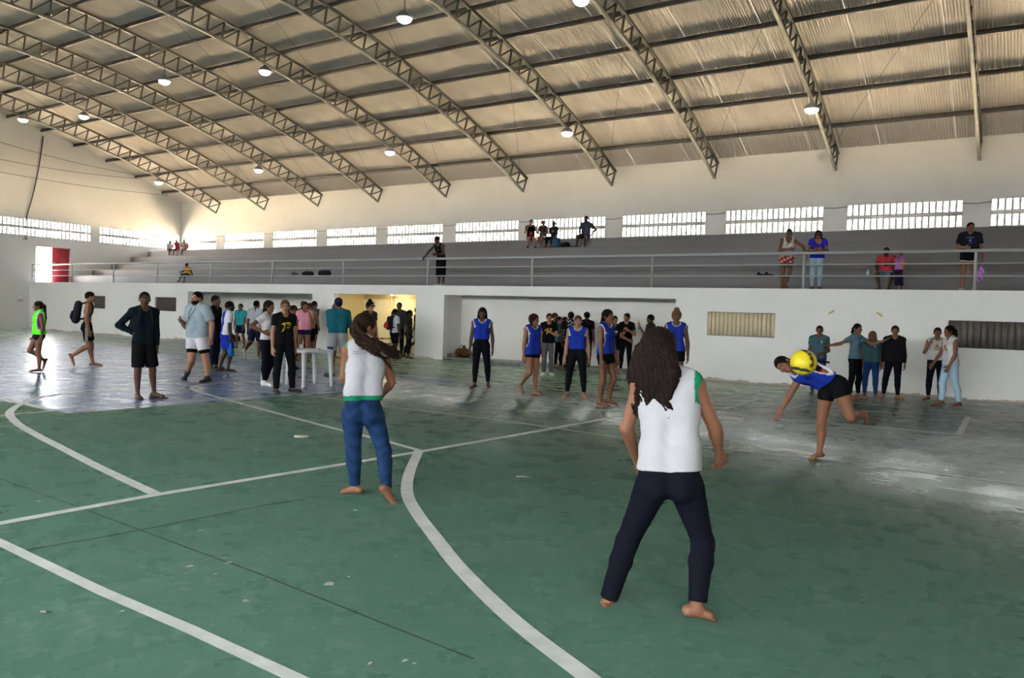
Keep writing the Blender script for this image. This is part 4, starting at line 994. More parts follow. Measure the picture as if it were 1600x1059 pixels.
# girl in jeans
g = Person((545, 772), top=486, face=178, skin='tan', lean=(8, 4), head=(62, -4, 0), legR=((.3, .0, -1), (.1, -.55, -1)), legL=((.2, .15, -1), (.0, -.1, -1)), footR=(.2, .0, -1), footL=(1, .5, 0), armR=((.4, .2, -1), (-.5, .7, -.6)), armL=((.3, .2, -1), (-.3, .8, -.5)), twist=-10,
    pix=dict(head=(571, 511), hb=(573, 524), neck=(573, 534), shR=(601, 556), shL=(544, 548), elR=(612, 597), elL=(538, 588), wrR=(597, 617), wrL=(548, 612), chest=(571, 575), waist=(567, 612), pelvis=(567, 644), hipR=(584, 652), hipL=(551, 652), knR=(600, 705), knL=(552, 705), anR=(604, 766), anL=(555, 761), toeR=(625, 800), toeL=(533, 768)))
r = person(g, 'girl in white tank with green hem and blue jeans, seen from behind, ponytail flying sideways')
g.build_body(r); g.bottoms(r, JEAN, 1.95, .007, straight=.004, mat_=DENIM, top=.045, wrinkle=.0022, colf=lambda V: np.tile(np.array([.010, .028, .078]), (len(V), 1)) * (1 + .22 * np.sin(V[:, 2] * 55 + 2 * np.sin(V[:, 0] * 40)))[:, None] * np.clip(1.25 - 1.1 * np.abs(V[:, 2] - .45), .6, 1.3)[:, None])
def gre2(s, V, q, out): out[(q[:, 0] < -.102) & (q[:, 2] > .10)] = (.015, .22, .11)
sh = g.shirt(r, (.39, .385, .405), 0, hem=-.045, off=.016, loose=.014, name='tank_top', trim_hem=(.042, (.010, .17, .085)), print_=gre2, wrinkle=.0036, shoulder=.86)
GJ = (g, sh, r)
hd = g.Q(0, -.10, .02); e = np.array([*(CAMP + ray(622, 551) * ((g.J['head'] - CAMP) @ nF - .10))]); m1 = np.array([*(CAMP + ray(563, 529) * ((g.J['head'] - CAMP) @ nF - .16))]); m2 = np.array([*(CAMP + ray(590, 541) * ((g.J['head'] - CAMP) @ nF - .20))])
st = []; wisps = []
for k in range(24):
    j = RNG.normal(0, 1, (4, 3)); q0 = hd + j[0] * .012; q1 = m1 + j[1] * .022; q2 = m2 + j[1] * .014 + j[2] * .026 + np.array([0, 0, .006]); q3 = e + j[2] * .022 + j[3] * .050 + np.array([0, 0, -.01]); P_ = resample([q0, q1, q2, q3], 4)
    for i in range(len(P_) - 1):
        f0, f1 = i / 12, (i + 1) / 12; rr_ = lambda f: .017 * (1 - f ** 2) + .003; (st if k < 16 else wisps).append(cap(P_[i], P_[i+1], rr_(f0) * (1 if k < 16 else .5), rr_(f1) * (1 if k < 16 else .45), k=.012))
g.hair(r, (.017, .009, .006), 'pony', path=[hd, hd * .6 + m1 * .4], extra=st, fine=wisps, thick=.012, rad=.034)
# thrower and ball
g = Person((1279, 716), top=None, H=1.60, face=-35, skin='tan', lean=(55, 45), head=(-20, -20, 60), legR=((.1, .1, -1), (.0, -.05, -1)), legL=((.3, -.3, -1), (.3, -1, .05)), footL=(.3, -.7, -.6), footR=(.3, 1, 0), armR=((.2, .4, -1), (.0, .2, -1)), armL=((.5, -.3, .6), (.2, -.2, .6)), handR=dict(palm=(-.3, -.9, 0), curl=.25, spread=.25), curl=.3,
    pix=dict(hipR=(1291, 615), hipL=(1313, 611), pelvis=(1303, 604), waist=(1285, 591), chest=(1262, 581), neck=(1243, 576), hb=(1236, 573), head=(1225, 570), shR=(1249, 590), shL=(1268, 562), elR=(1234, 617), wrR=(1221, 639), elL=(1272, 578, .18), wrL=(1258, 572, .34), knR=(1283, 660), anR=(1280, 708), toeR=(1268, 715), knL=(1329, 652, -.05), anL=(1350, 649, .12), toeL=(1357, 661, .18)))
r = person(g, 'barefoot girl in blue bib and black shorts lunging on one leg after throwing the ball')
g.build_body(r); g.shorts(r, BK, .22, .008, .004); g.shirt(r, BK, 0, hem=.05, off=.006, loose=0, name='sports_top', trim_hem=(.02, (.45, .02, .02)), shoulder=.6); bib(g, r, None, hem=-.035, off=.030, sides=1.25)
g.hair(r, 'black', 'pony', path=[g.Q(0, -.10, .02), CAMP + ray(1262, 562) * ((g.J['head'] - CAMP) @ nF + .1), CAMP + ray(1295, 566) * ((g.J['head'] - CAMP) @ nF + .22)], thick=.009, rad=.028)
bc = CAMP + ray(1255.5, 566) * 6.45
def ball():
    n, m_ = 48, 32; V = []; F = []
    for i in range(m_ + 1):
        for j in range(n): a, b = math.pi * i / m_, 2 * math.pi * j / n; V.append((math.sin(a) * math.cos(b), math.sin(a) * math.sin(b), math.cos(a)))
    for i in range(m_):
        for j in range(n): F.append((i*n+j, (i+1)*n+j, (i+1)*n+(j+1) % n, i*n+(j+1) % n))
    V = np.array(V); x, y, z = V @ nR, V @ nU, V @ -nF
    groove = np.min([np.abs(V @ nrm(v)) for v in ((1, .2, .1), (.1, 1, -.2), (-.2, .1, 1), (1, 1, .3), (-1, 1, .2), (.3, -1, 1))], 0)
    cols = np.tile(np.array([.62, .50, .012]), (len(V), 1)); band = (np.abs(np.hypot(x + .75, y - .1) - 1.10) < .14) & (y > -.35); cols[band] = (.02, .02, .02); cols[(np.abs(y + .62 + .2 * x) < .12) & (x < .25)] = (.02, .02, .02); cols[band & (np.sin(y * 26) > .55) & (np.abs(np.hypot(x + .75, y - .1) - 1.10) < .06)] = (.35, .3, .03)
    return obj('ball', bc + V * .105 * (1 - .012 * (groove < .03))[:, None], F, attr_mat('ball_leather', .5, .4, .2, 60), None, bc, True, cols)
tag(ball(), 'yellow handball with black swoosh bands flying in front of the thrower', 'ball')
# ---- left part of the floor
g = Person((61, 581), top=470, face=-82, skin='brown', legR=((.05, .45, -1), (0, -.95, -.75)), legL=((.0, .05, -1), (0, -.06, -1)), footL=(0, 1, 0), footR=(0, .2, -1), armL=((.1, -.15, -1), (.0, .12, -1)), armR=((.1, .1, -1), (0, .25, -1)), build=1.05)
r = person(g, 'girl in neon green bib with long ponytail walking left by the end wall'); g.build_body(r); g.shorts(r, BK, .30, .008, .004); g.shirt(r, (.16, .02, .20), 0, hem=-.0, off=.008, loose=0, name='undershirt'); bib(g, r, None, hem=-.10, off=.034, c=(.10, .78, .02)); g.hair(r, 'dark', 'pony', .33, thick=.010)
g = Person((145, 572), top=455, face=88, sex='m', skin='tan', build=.95, legR=((.02, .12, -1), (0, -1, -.95)), legL=((.02, .20, -1), (0, .10, -1)), footR=(0, .25, -1), footL=(0, 1, 0), armR=((.15, -.1, -1), (.0, .22, -1)), armL=((.15, -.12, -1), (0, -.05, -1)), lean=(4, 0))
r = person(g, 'shirtless young man in black shorts walking right with a backpack'); g.build_body(r); g.hair(r, 'black', 'fade', thick=.006, low=.0)
def stripe(V):
    out = np.tile(np.array(BK), (len(V), 1)); k = np.abs((V - g.J['pelvis']) @ g.pr) > .085 * g.H; out[k & (np.abs((V - g.J['pelvis']) @ g.pf) < .03)] = (.2, .2, .21); return out
g.shorts(r, BK, .72, .012, .022, colf=stripe); SHIRTLESS = g
g = Person((228, 622), top=455, face=22, sex='m', skin='dark', build=.88, armR=((.62, -.30, -.75), (-.72, .42, -.42)), armL=((.10, -.02, -1), (.02, .10, -1)), legR=((.02, .02, -1), (-.02, -.03, -1)), legL=((.16, .05, -1), (.10, -.05, -1)), footR=(.15, 1, 0), footL=(.5, 1, 0), head=(18, 0, 0), handR=dict(curl=.9))
r = person(g, 'boy in black long sleeves, black shorts and flip flops, hand on hip'); g.build_body(r); g.shorts(r, BK, .93, .014, .030); g.shirt(r, (.005, .010, .014), 1.95, hem=-.12, off=.013); g.hair(r, 'black', 'fade', thick=.006, low=.0); g.sandals(r); BOYB = g
g = Person((321, 597), top=455, face=-48, sex='m', skin='light', build=1.28, armR=((.30, -.05, -1), (.15, .85, .30)), armL=((.35, -.25, -1), (.12, .15, -1)), legR=((.05, .25, -1), (.10, -.62, -1)), legL=((.12, -.02, -1), (.05, -.12, -1)), footR=(.1, .4, -.7), footL=(.1, 1, 0), head=(-2, 0, 0), handR=dict(curl=1.0), pix=dict(elR=(290, 510), wrR=(282, 500, -.10), knR=(299, 562), anR=(293, 582), toeR=(286, 595), knL=(322, 563), anL=(324, 591), toeL=(313, 598)))
r = person(g, 'bearded man in grey tee, white shorts and black trainers striding with a whistle lanyard'); g.build_body(r); g.shorts(r, BK, .72, .010, .010); g.shorts(r, (.50, .48, .52), .58, .020, .022); g.shirt(r, (.24, .29, .33), .80, hem=-.14, off=.032, loose=.02, wrinkle=.003); g.hair(r, 'black', 'fade', thick=.010, low=.0); g.shoes(r, (.010, .010, .012), (.02, .02, .02), off=.013, high=True)
g.garment('beard', [([ell(g.Q(0, .052, -.078), g.Mh, np.array([.062, .055, .050]) * g.hu), cap(g.Q(-.058, .02, -.03), g.Q(-.05, .045, -.07), .022 * g.hu), cap(g.Q(.058, .02, -.03), g.Q(.05, .045, -.07), .022 * g.hu)], .015, [(g.Q(0, 0, -.038), g.Mh[2])])], r, HC['black'], h=g.hh, carve=[ell(g.Q(0, .11, -.058), g.Mh, np.array([.024, .02, .012]) * g.hu)], mat_=HAIRM)
nk = g.J['neck']; ws = g.J['waist'] + g.tf * .16 + g.tr * .05
MB().tube(resample([nk + g.tr * .07 - g.tf * .03, nk + g.tr * .07 + g.tf * .07, g.J['chest'] + g.tf * .165 + g.tr * .06, ws + g.tup * .12 + g.tf * .01], 4), .006, 6).tube(resample([nk - g.tr * .07 - g.tf * .03, nk - g.tr * .07 + g.tf * .07, g.J['chest'] + g.tf * .165, ws + g.tup * .12 + g.tf * .01], 4), .006, 6).build('lanyard', BLACKC, r)
g = Person((334, 578), top=461, face=62, sex='m', skin='dark', armL=((.1, .0, -1), (0, .3, -1)))
r = person(g, 'young man in dark clothes whose head shows between bearded man and blue shirted boy'); g.build_body(r, False); g.bottoms(r, NV, 1.9, .012); g.shirt(r, BK, .6); g.hair(r, 'black', 'fade', thick=.008, low=.0); g.shoes(r, BK)
g = Person((349, 581), top=470, face=105, sex='m', skin='deep', build=.95, armR=((.1, -.05, -1), (.05, .10, -1)), armL=((.15, .1, -1), (0, .5, -.8)), legR=((.03, .28, -1), (0, -.22, -1)), legL=((.05, .05, -1), (.05, -.35, -1)), footR=(.1, 1, 0), footL=(.1, 1, 0), lean=(6, 0), handR=dict(curl=.9))
def half(s, V, q, out): out[(q[:, 0] > .028) | (q[:, 1] > .03)] = WH
r = person(g, 'barefoot boy in blue and white football shirt holding a blue cloth, facing right'); g.build_body(r); g.shorts(r, (.012, .03, .34), .75, .012, .025); g.shirt(r, (.015, .025, .30), .62, hem=-.10, off=.016, loose=.014, print_=half, sleevec=WH); g.hair(r, 'black', 'fade', thick=.008, low=.0); BOYBLUE = g
g = Person((376, 544), top=474, face=-28, sex='m', skin='brown', build=.9, legR=((.02, .25, -1), (0, -.05, -1)), legL=((.05, -.12, -1), (0, -.35, -1)), footR=(.05, 1, 0), armR=((.25, -.25, -1), (.1, .15, -1)), armL=((.1, .1, -1), (0, .35, -1)))
r = person(g, 'boy in turquoise polo and dark shorts walking in front of the left niche'); g.build_body(r); g.shorts(r, NV, .72, .012, .02); g.shirt(r, (.02, .24, .27), .6); g.hair(r, 'black', 'fade', thick=.008, low=.0)
g = Person((404, 561), top=469, face=160, sex='m', skin='dark', legR=((.03, .1, -1), (0, -.1, -1)), legL=((.1, -.15, -1), (.12, -.75, -.8)), footR=(.1, 1, 0), footL=(0, .2, -1), head=(15, 0, 0))
r = person(g, 'young man in pale grey tee and dark shorts walking away behind the white tee woman'); g.build_body(r); g.shorts(r, NV, .85, .012, .02); g.shirt(r, (.33, .34, .38), .7); g.hair(r, 'black', 'fade', thick=.006, low=.0); g.shoes(r, (.35, .34, .36))
g = Person((414, 603), top=469, face=62, skin='brown', armR=((.50, -.62, -.62), (-.25, .80, -.42)), armL=((.15, .2, -1), (0, .5, -.8)), legR=((.02, .02, -1), (.0, .02, -1)), legL=((.02, .12, -1), (-.12, -.28, -1)), footL=(.1, 1, 0), footR=(.1, 1, 0), handR=dict(dir=(-.2, .9, -.3), curl=.4), head=(10, 0, 0))
r = person(g, 'woman in white tee, black leggings and white sneakers with hand on hip'); g.build_body(r, False); g.bottoms(r, (.006, .006, .010), 1.9, .006, mat_=LEGGING); g.shirt(r, (.52, .50, .52), .50, hem=-.085, off=.013, wrinkle=.0025); g.hair(r, 'dark', 'long', .17, thick=.014); g.shoes(r, (.55, .54, .53), (.45, .45, .45), off=.012, high=True)
g = Person((444, 614), top=468, face=24, skin='light', build=.98, armR=((.14, -.08, -1), (.04, .14, -1)), armL=((.12, -.05, -1), (.10, .06, -1)), legR=((.08, .02, -1), (.03, -.02, -1)), legL=((.16, .10, -1), (.06, -.06, -1)), footR=(.2, 1, 0), footL=(.5, 1, 0), head=(22, 2, 0))
r = person(g, 'woman referee in black tee with yellow athlete print, glasses and a whistle in her mouth'); g.build_body(r, False); g.bottoms(r, (.006, .006, .007), 1.97, .009, straight=.010); g.shirt(r, (.007, .007, .008), .50, hem=-.10, off=.013, print_=pr_athlete); g.hair(r, (.07, .035, .02), 'bun', thick=.007); g.shoes(r, (.012, .012, .013), (.02, .02, .02))
gl = MB()
for sg in (-1, 1): gl.tube([g.Q(sg * .031 + .022 * math.cos(t), .112, .002 + .016 * math.sin(t)) for t in np.linspace(0, 6.28, 13)], .0022, 5, False); gl.tube([g.Q(sg * .053, .112, .006), g.Q(sg * .078, .0, .008)], .002, 5)
gl.tube([g.Q(-.009, .114, .004), g.Q(.009, .114, .004)], .002, 5).build('glasses', BLACKC, r)
MB().tube([g.Q(0, .095, -.062), g.Q(.004, .135, -.066)], [.010, .007], 8).lathe(g.Q(.002, .130, -.080), [(.0, 0), (.012, .004), (.012, .020), (0, .024)], 10).build('whistle', BLACKC, r)
g = Person((452, 577), top=477, face=70, skin='tan')
r = person(g, 'woman in black whose face looks right from behind the referee'); g.build_body(r, False); g.bottoms(r, BK); g.shirt(r, BK, .5); g.hair(r, 'dark', 'bun', thick=.008); g.shoes(r, BK)
# ---- chatting group by the left niche
g = Person((457, 563), top=477, face=150, skin='brown', head=(20, 0, 0)); r = person(g, 'woman with long dark hair and olive grey top, back turned, beside pink shirted girl'); g.build_body(r); g.bottoms(r, NV); g.shirt(r, (.06, .06, .055), .5); g.hair(r, 'dark', 'long', .2, thick=.02)
g = Person((474, 565), top=471, face=8, skin='tan', armR=((.15, .1, -1), (.05, .2, -1)), armL=((.10, .45, -.85), (-.35, .35, .9)), legR=((.08, .02, -1), (.0, -.03, -1)), footR=(.3, 1, 0))
r = person(g, 'barefoot girl in baggy pink football shirt with hand at her mouth'); g.build_body(r); g.shorts(r, (.012, .010, .035), .28, .012, .01); g.shirt(r, (.62, .27, .34), .62, hem=-.095, off=.024, loose=.018, trim=(.05, .01, .03)); g.hair(r, 'dark', 'long', .12, thick=.012)
g = Person((472, 556), top=470, face=-10, sex='m', skin='dark'); r = person(g, 'young man mostly hidden behind pink shirted girl'); g.build_body(r, False); g.bottoms(r, BK); g.shirt(r, BK, .6); g.hair(r, 'black', 'fade', thick=.008, low=.0); g.shoes(r, BK)
g = Person((483, 558), ymax=19.5, top=473, face=-40, sex='m', skin='brown', armL=((.4, .35, -.5), (-.5, .15, .9))); r = person(g, 'young man in mustard top and black shorts shading his face beside pink shirted girl'); g.build_body(r); g.shorts(r, BK, .9, .012, .02); g.shirt(r, (.28, .19, .05), .4); g.hair(r, 'brown', 'short', thick=.012)
g = Person((489, 548), ymax=19.5, top=470, face=125, sex='m', skin='brown', armL=((.2, .3, -.9), (-.2, .6, .8))); r = person(g, 'young man in slate blue tee and black shorts at the pillar edge'); g.build_body(r); g.shorts(r, BK, .75, .012, .02); g.shirt(r, (.055, .075, .105), .6); g.hair(r, 'black', 'fade', thick=.008, low=.0)
# ---- doorway
g = Person((528, 588), top=465, face=190, sex='m', skin='brown', build=1.18, armL=((.45, .35, -.75), (-.05, .55, .85)), armR=((.25, .35, -.9), (-.4, .7, .6)), handL=dict(dir=(0, .2, 1), curl=.3), pix=dict(elL=(515, 509), wrL=(522, 488)), legR=((.12, .05, -1), (.05, -.05, -1)), footL=(.6, 1, 0), footR=(.5, 1, 0))
r = person(g, 'man in dark cap, teal sweater and grey shorts seen from behind, raising a phone'); g.build_body(r, False)
def patch(V): out = np.tile(np.array([.27, .27, .29]), (len(V), 1)); k = ((V - g.J['knL']) @ g.pup < .12 * g.H) & ((V - g.J['pelvis']) @ g.pr < -.06 * g.H) & ((V - g.J['pelvis']) @ g.pf < .01); out[k & (np.sin(V[:, 2] * 70) > -.4)] = (.03, .03, .07); return out
g.shorts(r, GY, .78, .015, .025, colf=patch); g.shirt(r, (.012, .095, .13), 1.1, hem=-.08, off=.017, loose=.012); g.hair(r, 'black', 'fade', thick=.006); g.shoes(r, (.03, .07, .08), (.02, .02, .02), off=.012)
g.garment('cap', [([ell(g.Q(0, -.012, .045), g.Mh, np.array([.086, .106, .088]) * g.hu), cap(g.Q(-.04, .10, .040), g.Q(.04, .10, .040), .045 * g.hu, n=g.Mh[2], s=.18)], .01, [(g.Q(0, 0, .015), -g.Mh[2])])], r, (.020, .016, .060), h=g.hh)
ph = g.tip['L'] + np.array([0, 0, .03]) + g.W[1] * .05; tag(MB().box(-.04, .04, -.005, .005, -.075, .075).build('phone', BLACKC), 'black phone held up by the man in the cap', 'phone').location = Vector(ph)
bpy.data.objects['phone'].rotation_euler = (0, .5, math.atan2(g.W[1][1], g.W[1][0]) - math.pi / 2)
g = Person((575, 578), top=470, face=40, skin='light'); r = person(g, 'woman with high bun and sunglasses behind the girl in jeans'); g.build_body(r, False); g.bottoms(r, BK); g.shirt(r, (.02, .02, .025), .5); g.hair(r, 'black', 'topbun', thick=.018, curl=.004); g.shoes(r, BK)
MB().tube([g.Q(-.062, .09, .004), g.Q(-.03, .112, .002), g.Q(.03, .112, .002), g.Q(.062, .09, .004)], .017 * g.hu, 8).build('sunglasses', mat('dark_lens', (.01, .01, .01), .2), r)
g = Person((523, 560), top=488, face=80, skin='brown', build=.9); r = person(g, 'girl in yellow top mostly hidden behind the man in the cap'); g.build_body(r); g.shorts(r, BK, .5); g.shirt(r, (.55, .42, .02), .5); g.hair(r, 'dark', 'short', thick=.01)
g = Person((622, 557), top=472, face=-15, sex='m', skin='dark'); r = person(g, 'boy whose head rises above the backpack boy in the yellow doorway'); g.build_body(r); g.bottoms(r, BK); g.shirt(r, (.03, .03, .03), .6); g.hair(r, 'black', 'fade', thick=.008, low=.0)
g = Person((616, 561), top=482, face=120, sex='m', skin='deep', armR=((.15, .1, -1), (.1, .2, -1)), legL=((.05, .2, -1), (0, -.1, -1))); r = person(g, 'boy in blue and white shirt carrying a backpack in the yellow doorway')
def half2(s, V, q, out): out[(q[:, 0] > .02)] = WH
g.build_body(r); g.shorts(r, BK, .85, .012, .02); g.shirt(r, (.015, .03, .33), .6, print_=half2, sleevec=WH); g.hair(r, 'black', 'fade', thick=.008, low=.0); DOORBOY = g
g = Person((634, 560), top=484, face=75, sex='m', skin='deep', legR=((.03, .15, -1), (0, -.1, -1)), legL=((.03, -.1, -1), (0, -.4, -1))); r = person(g, 'boy in dark grey tee walking right in the yellow doorway'); g.build_body(r); g.bottoms(r, (.010, .010, .011), 1.7, .012, straight=.01); g.shirt(r, (.022, .022, .024), .65); g.hair(r, 'black', 'short', thick=.012)
q = ony(652, 520, D + .75); g = Person((q[0], q[1], 0), H=1.7, face=80, sex='m', skin='dark', legL=((.03, -.1, -1), (0, -.6, -1)), legR=((.03, .1, -1), (0, 0, -1)), footL=(0, .3, -1)); r = person(g, 'person in black tee half hidden by the pillar at the doorway edge'); g.build_body(r); g.shorts(r, (.35, .3, .2), .7, .012, .02); g.shirt(r, BK, .6); g.hair(r, 'black', 'fade', thick=.008)
# ---- the team in blue bibs
g = Person((752, 606), top=480, face=3, skin='dark', legR=((.06, .06, -1), (.02, -.02, -1)), legL=((.14, -.08, -1), (.08, -.16, -1)), footR=(.5, 1, 0), footL=(.05, 1, 0), armR=((.16, -.05, -1), (.10, .12, -1)), armL=((.22, -.06, -1), (.04, .12, -1)))
r = person(g, 'girl in blue bib and black leggings standing alone before the right niche'); g.build_body(r); g.bottoms(r, (.006, .006, .009), 1.86, .006, mat_=LEGGING, top=.06); bib(g, r, None, hem=-.025, off=.020, sides=False); g.hair(r, 'black', 'bob', .10, thick=.014)
g = Person((836, 617), top=490, face=38, skin='tan', legL=((.03, .08, -1), (0, -.05, -1)), legR=((.06, .18, -1), (.02, -.42, -1)), footL=(.2, 1, 0), footR=(.1, .6, -.6), armR=((.12, -.05, -1), (.06, .05, -1)), armL=((.1, -.05, -1), (.14, .25, -1)), head=(-20, 0, 0))
r = person(g, 'girl in long blue bib over black top, bare legs, one heel lifted'); g.build_body(r); g.shorts(r, BK, .25, .008, .004); bib(g, r, BK, hem=-.125, off=.026); g.hair(r, (.022, .008, .008), 'bob', .12, thick=.016)
g = Person((899, 621), top=492, face=0, skin='light', build=1.05, legR=((.13, .02, -1), (.08, -.03, -1)), legL=((.13, .02, -1), (.08, -.03, -1)), footR=(.4, 1, 0), footL=(.4, 1, 0), armR=((.16, -.08, -1), (.10, .06, -1)), armL=((.20, -.08, -1), (.10, .06, -1)))
r = person(g, 'girl in blue bib with pulled back hair standing square on, feet apart'); g.build_body(r); g.bottoms(r, (.006, .006, .008), 1.88, .006, mat_=LEGGING, top=.06); bib(g, r, None, hem=-.040, off=.022, sides=False); g.hair(r, (.06, .03, .018), 'bun', thick=.006)
g = Person((944, 634), top=483, face=58, skin='brown', legR=((.03, .06, -1), (0, -.10, -1)), legL=((.04, .32, -1), (.02, -.28, -1)), footR=(.1, 1, 0), footL=(.3, 1, -.3), armR=((.14, .10, -1), (.05, .12, -1)), armL=((.1, .1, -1), (0, .3, -1)), head=(8, 4, 0))
r = person(g, 'tall girl in blue bib with very long straight black hair looking right'); g.build_body(r); g.shorts(r, BK, .36, .009, .006); bib(g, r, BK, hem=-.085, off=.026); g.hair(r, 'black', 'long', .27, thick=.014)
g = Person((1052, 622), top=484, face=5, skin='brown', armL=((.22, -.05, -1), (.05, .1, -1))); r = person(g, 'girl in blue bib with frizzy auburn hair behind the nearest girl'); g.build_body(r); g.shorts(r, BK, .4); bib(g, r, (.05, .05, .05), hem=-.09); g.hair(r, HC['auburn'], 'topbun', thick=.018, curl=.006)
# ---- spectators along the right niche
g = Person((855, 586), top=489, face=5, skin='light', armL=((.2, .15, -.9), (-.7, .35, .35)), armR=((.1, -.05, -1), (0, .2, -1))); r = person(g, 'woman in black tee with yellow print, grey striped trousers and white sneakers'); g.build_body(r, False)
def side(V): out = np.tile(np.array([.08, .085, .09]), (len(V), 1)); out[((V - g.J['pelvis']) @ -g.pr) > .085 * g.H] = (.6, .6, .6); return out
g.bottoms(r, GY, 1.95, .010, straight=.01, colf=side); g.shirt(r, BK, .55, print_=pr_athlete); g.hair(r, 'brown', 'bun', thick=.007); g.shoes(r, (.6, .6, .62))
g = Person((864, 572), ymax=20.45, top=489, face=30, skin='tan', build=.95); r = person(g, 'person with big brown hair standing behind the black tee woman'); g.build_body(r); g.bottoms(r, BK); g.shirt(r, BK, .5); g.hair(r, 'brown', 'afro', thick=.0, curl=.004)
g = Person((870, 576), top=494, face=62, skin='tan', armR=((.15, .2, -.95), (-.4, .7, .1)), legR=((.05, -.05, -1), (0, -.2, -1)), legL=((.1, .15, -1), (0, 0, -1)), footR=(.1, 1, 0)); r = person(g, 'woman in grey teal tee and black leggings chatting by the niche wall'); g.build_body(r); g.bottoms(r, BK, 1.88, .008); g.shirt(r, TEALG, .6); g.hair(r, 'dark', 'pony', .12, thick=.008)
g = Person((880, 571), ymax=20.35, top=495, face=140, skin='tan'); r = person(g, 'person with wavy dark hair between grey teal tee and flowered shirt'); g.build_body(r); g.bottoms(r, BK); g.shirt(r, BK, .6); g.hair(r, 'dark', 'long', .15, thick=.02)
def flowers(s, V, q, out): d = V - s.J['waist']; n_ = np.sin(d[:, 0] * 55) * np.sin(d[:, 2] * 62 + np.sin(d[:, 0] * 30)) * np.cos(d[:, 1] * 40); out[n_ > .35] = (.42, .42, .42)
g = Person((889, 580), top=487, face=165, sex='m', skin='deep', armR=((.2, .2, -.9), (-.5, .7, .2))); r = person(g, 'person in flowered black shirt and backward cap, back turned'); g.build_body(r); g.bottoms(r, BK); g.shirt(r, BK, .65, off=.017, print_=flowers); g.hair(r, 'black', 'fade', thick=.01)
g.garment('cap', [([ell(g.Q(0, -.012, .045), g.Mh, np.array([.086, .106, .088]) * g.hu), cap(g.Q(-.04, .10, .040), g.Q(.04, .10, .040), .045 * g.hu, n=g.Mh[2], s=.18)], .01, [(g.Q(0, 0, .015), -g.Mh[2])])], r, (.014, .014, .016), h=g.hh)
g = Person((914, 577), ymax=20.3, top=487, face=170, skin='dark'); r = person(g, 'person with tall rounded hair in black behind the square standing girl'); g.build_body(r); g.bottoms(r, BK); g.shirt(r, BK, .6); g.hair(r, 'black', 'afro', thick=-.01, curl=.004)
def kiss(s, V, q, out): out[(q[:, 1] > 0) & (np.abs(q[:, 0]) < .045) & (np.abs(q[:, 2] - .10) < .014) & (np.sin(q[:, 0] * 330) > -.3)] = (.5, .5, .5); out[(q[:, 1] > 0) & (np.abs(q[:, 0]) < .03) & (np.abs(q[:, 2] - .055) < .01)] = (.3, .3, .3)
g = Person((957, 585), top=493, face=20, skin='tan', armL=((.2, .3, -.9), (.4, .7, -.3))); r = person(g, 'girl in black tee with white letters behind the long haired girl'); g.build_body(r); g.shorts(r, BK, .4); g.shirt(r, BK, .55, print_=kiss); g.hair(r, 'dark', 'pony', .15)
g = Person((976, 581), ymax=20.3, top=489, face=-18, skin='light', armR=((.25, .15, -.9), (-.6, .6, .1)), armL=((.3, .1, -.9), (-.5, .7, .45)), legR=((.1, .02, -1), (.03, -.03, -1)), legL=((.08, .1, -1), (0, -.1, -1)), head=(15, 0, 0)); r = person(g, 'barefoot woman in black tee and black leggings with one hand on her chest'); g.build_body(r); g.bottoms(r, BK, 1.9, .007); g.shirt(r, BK, .55); g.hair(r, 'black', 'bun', thick=.007)
g = Person((1014, 584), ymax=20.3, top=491, face=-110, sex='m', skin='brown', armL=((.1, .2, -.95), (.0, .6, .75)), armR=((.15, -.1, -1), (0, .2, -1)), handL=dict(curl=.9)); r = person(g, 'boy in dark grey tee holding up a rainbow striped bottle'); g.build_body(r); g.bottoms(r, BK); g.shirt(r, (.03, .03, .035), .65); g.hair(r, 'black', 'fade', thick=.01, low=.0); BOTTLEBOY = g
# ---- right hand wall
def stee(p, r, c=TEALG): p.shirt(r, c, .55, hem=-.10, off=.014, loose=.012, print_=crest())
g = Person((1276, 616), top=508, face=0, skin='brown', armR=((.16, -.1, -1), (.06, .2, -1)), armL=((.2, .05, -1), (-.55, .65, -.25)), legR=((.05, .0, -1), (0, 0, -1))); r = person(g, 'girl in grey teal tee and jeans standing behind the ball'); g.build_body(r); g.bottoms(r, JEAN, 1.95, .007, mat_=DENIM); stee(g, r); g.hair(r, 'dark', 'bun', thick=.006)
g = Person((1334, 622), top=505, face=62, skin='tan', armR=((.62, -.50, -.42), (.50, -.62, -.18)), armL=((.35, .75, -.45), (.45, .75, .35)), handR=dict(dir=(.6, -.5, 0), curl=.2, palm=(0, .3, 1)), handL=dict(dir=(.3, .8, .45), curl=.15, palm=(0, -.3, 1)), legR=((.06, -.02, -1), (.02, -.05, -1)), legL=((.1, .10, -1), (.03, -.05, -1)), footL=(.4, 1, 0), head=(20, 0, 0)); r = person(g, 'girl in slate tee and black leggings with both arms flung out'); g.build_body(r); g.bottoms(r, BK, 1.88, .007, mat_=LEGGING); stee(g, r, (.075, .13, .175)); g.hair(r, 'black', 'pony', .10, thick=.007)
g = Person((1359, 620), top=517, face=4, skin='brown', build=1.05, armR=((.14, -.06, -1), (.05, .08, -1)), armL=((.14, -.06, -1), (.05, .08, -1)), legR=((.1, 0, -1), (.0, 0, -1)), legL=((.05, .05, -1), (.04, -.05, -1)), footR=(.5, 1, 0), footL=(.2, 1, 0), head=(-10, 15, 0)); r = person(g, 'girl in teal tee and blue jeans with long auburn hair'); g.build_body(r); g.bottoms(r, (.010, .036, .12), 1.95, .008, mat_=DENIM); stee(g, r, (.032, .085, .105)); g.hair(r, HC['auburn'], 'bob', .15, thick=.016)
